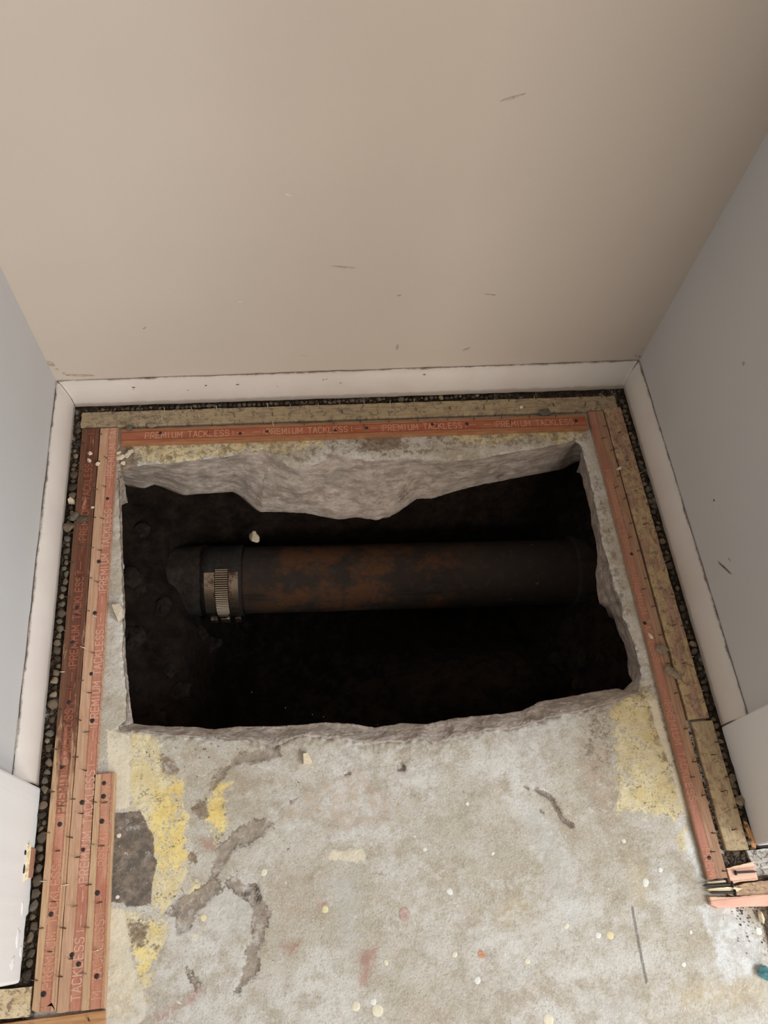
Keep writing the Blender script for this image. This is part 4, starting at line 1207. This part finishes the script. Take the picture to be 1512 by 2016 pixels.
poly_plank('wood_splinter', 'narrow tan splinter leaning between the yellowed strip and shaded jamb', [(0.8048, -0.6265), (0.8087, -0.6280), (0.8131, -0.6472), (0.8104, -0.6574), (0.8060, -0.6553), (0.8049, -0.6399)], 0.0, 0.0040, M_w['plain'], 17, dirang=1.6)
M_shadow_gap = plain('shadow_gap_dark', rgb(48, 45, 44), 0.95, var=0.4, sc=700)  # dark colour that paints the shadow gap beneath the jamb end
poly_plank('shadow_strip', 'flat dark strip standing for the shadow gap at the corner of the shaded jamb', [(0.8135, -0.6463), (0.8839, -0.6472), (0.8796, -0.6590), (0.8245, -0.6582), (0.8116, -0.6559)], 0.0, 0.004, M_shadow_gap, 18, 'shadow gap')

def wire_nail(label, a, b, z, r=0.0013, head=True):
    a, b = Vector((*a, z)), Vector((*b, z))
    d = b - a
    Ln = d.length
    root = thing('wire_nail', label, 'nail', a)
    root.rotation_mode = 'QUATERNION'
    root.rotation_quaternion = d.to_track_quat('Z', 'Y')
    def lathe(prof, name):
        V, Fc = [], []
        n = 12
        for (rr, zz) in prof:
            for i in range(n):
                V.append((rr * math.cos(2 * math.pi * i / n), rr * math.sin(2 * math.pi * i / n), zz))
        for j in range(len(prof) - 1):
            for i in range(n):
                Fc.append((j * n + i, j * n + (i + 1) % n, (j + 1) * n + (i + 1) % n, (j + 1) * n + i))
        obj(name, V, Fc, M_nail, root, True)
    lathe(((0.0001, -0.004), (r, 0.0), (r, Ln)), 'shank')
    if head:
        lathe(((r, Ln - 0.0002), (r * 2.4, Ln), (r * 2.4, Ln + 0.0012), (0.0001, Ln + 0.0014)), 'head')
    return root
wire_nail('dark bent nail sticking out under the cut end of the printed strip', (0.7380, -0.6891), (0.7681, -0.6909), 0.0065, 0.0015)
wire_nail('grey nail lying between the cream splinter and the split orange strip', (0.7429, -0.6968), (0.7685, -0.6992), 0.0075, 0.0014)
wire_nail('rusty nail lying across the pink printed offcut', (0.7978, -0.6807), (0.7762, -0.6798), 0.0088, 0.0011)
wire_nail('small shiny nail upright in the dark rubble behind the pink offcut', (0.7794, -0.6688), (0.7815, -0.6642), 0.006, 0.0009, True)

# ------------------------------------------------------------ stones and crumbs
PB_ = [plain('pebble_%s' % n, c, 0.85, var=0.25, sc=350) for n, c in (('umber', rgb(84, 73, 60)), ('brown', rgb(110, 96, 79)), ('drab', rgb(98, 91, 79)), ('dark', rgb(62, 53, 44)), ('tan', rgb(140, 124, 104)))]
M_stone_w = plain('stone_pale', rgb(216, 200, 172), 0.85, var=0.12, sc=250)
PEB = []
for s_ in range(10):
    Vb, Fb = blob(s_ + 1.3, 2, 0.5, (1, 0.85, 0.72), facet=(s_ % 2 == 0))
    PEB.append([mesh_of('pebble', Vb, Fb, m, smooth=(s_ % 2 == 1)) for m in PB_])
TONE = ('umber', 'brown', 'drab grey', 'dark', 'tan')
def nth(i):
    return '%d%s' % (i, 'th' if 10 <= i % 100 <= 20 else {1: 'st', 2: 'nd', 3: 'rd'}.get(i % 10, 'th'))
def pebble(x_, y_, r, label, group, mi=None, z=None, name='pebble'):
    mi = rng.choices(range(5), (3, 4, 3, 3, 1))[0] if mi is None else mi
    me_ = rng.choice(PEB)[mi]
    label = label.replace('TONE', TONE[mi])
    o = link(name, me_)
    o.scale = (r * rng.uniform(0.85, 1.2), r * rng.uniform(0.85, 1.2), r * rng.uniform(0.75, 1))
    o.rotation_euler = (rng.uniform(-.3, .3), rng.uniform(-.3, .3), rng.uniform(0, 6.28))
    o.location = (x_, y_, (0.62 * o.scale[2]) if z is None else z)
    return tag(o, label, 'pebble', group)
def fill_gap(f, s0, s1, lo, hi, label, group, n_max):
    s = s0
    c = 0
    while s < s1 and c < n_max:
        ce, half = f(s)
        r = min(half * rng.uniform(0.55, 1.02), rng.uniform(lo, hi))
        s += r
        ce, half = f(s)
        off = max(0.0, half - r * 0.95)
        x_, y_ = ce(rng.uniform(-off, off))
        pebble(x_, y_, r, label.replace('NTH', nth(c + 1)), group)
        c += 1
        s += r * 0.98
LG = 'pebbles beside the window-lit baseboard'
def gl(s):
    xr = 0.0124 + (0.0147 - 0.0124) * ((-s) / 0.70)
    return (lambda o_: (xr / 2 + 0.0002 + o_, s)), xr / 2
def gl2(s):
    return gl(-s)
fill_gap(lambda s: (lambda o_: gl(-s)[0](o_), gl(-s)[1]), 0.024, 0.700, 0.0030, 0.0072, 'TONE pebble, NTH from the back corner, in the gap along the window-lit baseboard', LG, 110)
RG = 'pebbles beside the shaded baseboard'
fill_gap(lambda s: ((lambda o_: (0.8045 + o_, -s)), 0.0062), 0.016, 0.655, 0.0028, 0.0062, 'TONE pebble, NTH from the back corner, in the gap along the shaded baseboard', RG, 110)
BG = 'small stones along the back baseboard'
fill_gap(lambda s: ((lambda o_: (s, -0.0050 - 0.0035 * s + o_)), 0.0040 + 0.0035 * s), 0.012, 0.800, 0.0024, 0.0050, 'TONE small stone, NTH from the window-lit corner, in the slot along the back baseboard', BG, 90)
# the dark fill below them
V, Fc = [], []
def grit(n, f, lo, hi):
    for q in range(n):
        cx, cy = f()
        r = rng.uniform(lo, hi)
        b = len(V)
        pts_ = [(1, 0, 0), (-1, 0, 0), (0, 1, 0), (0, -1, 0), (0, 0, 1), (0, 0, -1)]
        a = rng.uniform(0, 6.28)
        for (i_, j_, l_) in pts_:
            e = rng.uniform(0.7, 1.3)
            V.append((cx + r * e * (i_ * math.cos(a) - j_ * math.sin(a)), cy + r * e * (i_ * math.sin(a) + j_ * math.cos(a)), r * 0.6 + r * e * l_ * 0.8))
        for t_ in ((0, 2, 4), (2, 1, 4), (1, 3, 4), (3, 0, 4), (2, 0, 5), (1, 2, 5), (3, 1, 5), (0, 3, 5)):
            Fc.append(tuple(b + q_ for q_ in t_))
grit(1500, lambda: (rng.uniform(0.0, 0.0125), rng.uniform(-0.70, -0.01)), 0.0007, 0.0018)
grit(1300, lambda: (rng.uniform(0.7995, 0.8095), rng.uniform(-0.655, -0.01)), 0.0007, 0.0018)
grit(900, lambda: (rng.uniform(0.005, 0.80), rng.uniform(-0.013, -0.001)), 0.0006, 0.0015)
grit(160, lambda: (rng.uniform(0.769, 0.7725), rng.uniform(-0.655, -0.52)), 0.0006, 0.0013)
M_grit = plain('grit_dark', rgb(62, 50, 39), 0.9, var=0.5, sc=90)
g_ = obj('grit', V, Fc, M_grit)
g_['kind'] = 'stuff'
tag(g_, 'fine dark grit filling the gaps between strips and baseboards', 'grit')

V, Fc = [], []
def near(c, s1, s2):
    return lambda: (rng.gauss(c[0], s1), rng.gauss(c[1], s2))
grit(140, near((0.790, -0.712), 0.016, 0.010), 0.0004, 0.0013)
grit(60, near((0.800, -0.745), 0.020, 0.014), 0.0004, 0.0010)
grit(50, near((0.250, -0.49), 0.08, 0.02), 0.0004, 0.0010)
grit(90, lambda: (rng.uniform(0.765, 0.80), rng.uniform(-0.674, -0.660)), 0.0008, 0.0028)
d_ = obj('crumbs', V, Fc, plain('crumb_dirt', rgb(96, 84, 72), 0.9, var=0.5, sc=120))
d_['kind'] = 'stuff'
tag(d_, 'loose dirt crumbs scattered below the split orange strip', 'dirt')

def stone(label, pos, r, flat, seed, mat, z, rz_=0.0, name='stone_chip', cat='stone', tilt=(0, 0)):
    Vb, Fb = blob(seed, 3, 0.35 if cat != 'clod' else 0.5, flat, facet=cat != 'clod')
    o = obj(name, [(a * r, b * r, c * r) for a, b, c in Vb], Fb, mat)
    o.location = (pos[0], pos[1], z)
    o.rotation_euler = (tilt[0], tilt[1], rz_)
    return tag(o, label, cat)
M_chipc = plain('stone_concrete', rgb(204, 190, 170), 0.9, var=0.12, sc=250)
def chip(label, pts, hgt, mat, z=0.0, seed=0, tilt=(0.0, 0.0)):
    P_ = [Vector(p) for p in pts]
    c = sum(P_, Vector((0, 0))) / len(P_)
    V, Fc = [], []
    n = len(P_)
    for sh, zz in ((1.0, 0.0), (1.0, hgt * 0.55), (0.86, hgt)):
        for i, q in enumerate(P_):
            w = (q - c) * sh
            V.append((w.x, w.y, zz * (1 + 0.25 * noise.noise(Vector((i * 1.7, seed, zz * 90))))))
    for j in range(2):
        for i in range(n):
            b = (i + 1) % n
            Fc.append((j * n + i, j * n + b, (j + 1) * n + b, (j + 1) * n + i))
    Fc.append(tuple(2 * n + i for i in range(n)))
    if sum(P_[i].x * P_[(i + 1) % n].y - P_[(i + 1) % n].x * P_[i].y for i in range(n)) < 0:
        Fc = [f[::-1] for f in Fc]
    o = obj('stone_chip', V, Fc, mat)
    o.location = (c.x, c.y, z)
    o.rotation_euler = (tilt[0], tilt[1], 0)
    return tag(o, label, 'stone')
chip('pale angular concrete chip on the narrow ledge beside the pinkish strip', [(0.0674, -0.3057), (0.0791, -0.3045), (0.0826, -0.3123), (0.0824, -0.3203), (0.0759, -0.3265), (0.0710, -0.3155)], 0.011, M_chipc, 0.0, 1, (0.0, 0.05))
chip('small white stone chip standing on the floor just before the broken front edge', [(0.2963, -0.5065), (0.3023, -0.5052), (0.3065, -0.5155), (0.3045, -0.5193), (0.2963, -0.5180)], 0.009, M_stone_w, 0.0, 2)
chip('cream pebble wedged by the window-lit baseboard, brightest in that gap', [(0.0019, -0.1509), (0.0055, -0.1473), (0.0104, -0.1514), (0.0108, -0.1561), (0.0028, -0.1548)], 0.008, M_stone_w, 0.0, 3)
for lab, uvp, r in (('cream crumb on the red-brown stained strip, nearest the back wall', (0.0264, -0.0802), 0.0032), ('cream crumb on the stained strip below the other cream crumb', (0.0265, -0.0925), 0.0034),
                    ('cream crumb bridging the stained and pinkish strips', (0.0377, -0.0980), 0.0038), ('tiny pale crumb on the seam of the stained strip beside the ledge', (0.0355, -0.1648), 0.0022)):
    stone(lab, uvp, r, (1.15, 0.8, 0.7), r * 3000, M_stone_w, TH + r * 0.38, rng.uniform(0, 3), 'stone_crumb')
stone('dark round pebble at the seam of the two back strips', (0.0771, -0.0426), 0.0052, (1, .9, .8), 21, PB_[2], TH + 0.0030, name='pebble', cat='pebble')
stone('tan flat pebble on the seam of the two back strips', (0.1090, -0.0391), 0.0052, (1.4, .8, .6), 22, PB_[4], TH + 0.0024, name='pebble', cat='pebble')
stone('brown clod stuck on the seam of the back strips toward the shaded corner', (0.6780, -0.0456), 0.0065, (1.3, .8, .55), 23, PB_[2], TH + 0.0026, name='dirt_clod', cat='clod')
stone('white crumb pressed on the weathered back strip toward the shaded corner', (0.6447, -0.0330), 0.0032, (1, .9, .6), 24, M_stone_w, TH + 0.0014, name='stone_crumb')
stone('white flake on the seam of the shaded strips near the back', (0.7691, -0.1466), 0.0040, (1.2, .6, .5), 25, M_stone_w, TH + 0.0014, 0.4, name='stone_crumb')
stone('white bar-shaped flake on the dusty red printed strip', (0.7499, -0.3967), 0.0042, (0.45, 1.2, .4), 26, M_stone_w, TH + 0.0012, 0.35, name='stone_crumb')
stone('brown clod on the seam of the printed and mottled strips', (0.7599, -0.4158), 0.0070, (1.1, .9, .45), 27, PB_[4], TH + 0.0022, name='dirt_clod', cat='clod')
stone('light brown flat clod on the mottled strip near its lower end', (0.7656, -0.4469), 0.0080, (1.3, .7, .4), 28, PB_[4], TH + 0.0022, -0.7, name='dirt_clod', cat='clod')
stone('blue-green stone at the floor edge away from the strips', (0.7801, -0.7791), 0.0075, (1, 1, .8), 29, plain('stone_teal', rgb(86, 138, 146), 0.5, var=0.35, sc=180), 0.0042, name='stone')
stone('white gravel stone in the loose dirt below the split strip', (0.7935, -0.7266), 0.0050, (.7, 1.2, .8), 30, M_stone_w, 0.0030, 0.2, name='stone')
stone('round pebble against the shaded jamb, larger of the two pale ones', (0.8075, -0.6048), 0.0072, (1, 1, .7), 31, PB_[4], 0.0036, name='pebble', cat='pebble')
stone('round pebble against the shaded jamb, above the largest pale one', (0.8054, -0.5791), 0.0066, (1, 1, .7), 32, PB_[1], 0.0034, name='pebble', cat='pebble')
stone('big grey-brown pebble overlapping the stained strip edge by the lit baseboard', (0.0071, -0.1932), 0.0085, (1.1, .8, .6), 33, PB_[1], TH + 0.002, 0.3, name='pebble', cat='pebble')
stone('tan pebble above the big one by the lit baseboard, half on the strip', (0.0124, -0.1778), 0.0070, (1.1, .9, .6), 34, PB_[2], TH + 0.002, 0.8, name='pebble', cat='pebble')
stone('flat drab pebble lying on the stained strip beside the gap stones', (0.0231, -0.1822), 0.0060, (1.3, .9, .5), 35, PB_[0], TH + 0.0016, 0.5, name='pebble', cat='pebble')
# rubble in the crumbly corner of the slab
for q, (uvp, r) in enumerate((((0.0663, -0.0857), .006), ((0.0757, -0.0813), .0055), ((0.0702, -0.0942), .004), ((0.0796, -0.0765), .005), ((0.0625, -0.0781), .0045))):
    stone(('cream', 'pale grey', 'smaller cream', 'tan-white', 'smallest cream')[q] + ' rubble crumb in the crumbled slab corner, ' + ('middle one', 'nearest the orange-red strip end', 'closest to the pit', 'furthest along the back strip', 'touching the pinkish strip')[q], uvp, r, (1.1, .8, .6), 50 + q, M_chipc if q % 2 else M_stone_w, r * 0.35, q, 'stone_crumb')['group'] = 'crumbs in the crumbled slab corner'
k = NT('soil_lump')
sn = k.noise(90, 6, 0.75)
M_lump = k.fin(k.mix(k.step(sn, 0.35, 0.65), rgb(28, 23, 19), rgb(50, 42, 36)), 0.95, k.bump(sn, 0.9, 0.004), spec=0.15)
# stones in the pit
def in_pit(label, px, py, r, seed, mat, flat=(1, .8, .8), cat='stone'):
    return stone(label, (px, py), r, flat, seed, mat, soil_h(px, py) + r * 0.1, seed, 'stone' if cat == 'stone' else 'dirt_clod', cat)
PITX = (0.2334, -0.1222)
stone('pale stone resting on soil behind the pipe, above the coupling', PITX, 0.0100, (.8, 1.1, .8), 61, M_stone_w, -0.200, 0.4, 'stone')
lit = sorted([(rng.uniform(0.05, 0.17), rng.uniform(-0.44, -0.08)) for q in range(14)], key=lambda p: -p[1])
for q, (px, py) in enumerate(lit):
    in_pit('muddy soil lump on the pit bank by the lit ledge, %s from the back' % nth(q + 1), px, py, rng.uniform(0.008, 0.016), 70 + q, M_lump, (1.2, 1, .6), 'clod')['group'] = 'lumps on the pit bank'
dim = sorted([(rng.uniform(0.70, 0.77), rng.uniform(-0.42, -0.12)) for q in range(10)], key=lambda p: -p[1])
for q, (px, py) in enumerate(dim):
    in_pit('dark soil lump at the shaded end of the pit, %s from the back' % nth(q + 1), px, py, rng.uniform(0.008, 0.018), 90 + q, M_lump, (1.2, 1, .7), 'clod')['group'] = 'lumps at the shaded pit end'
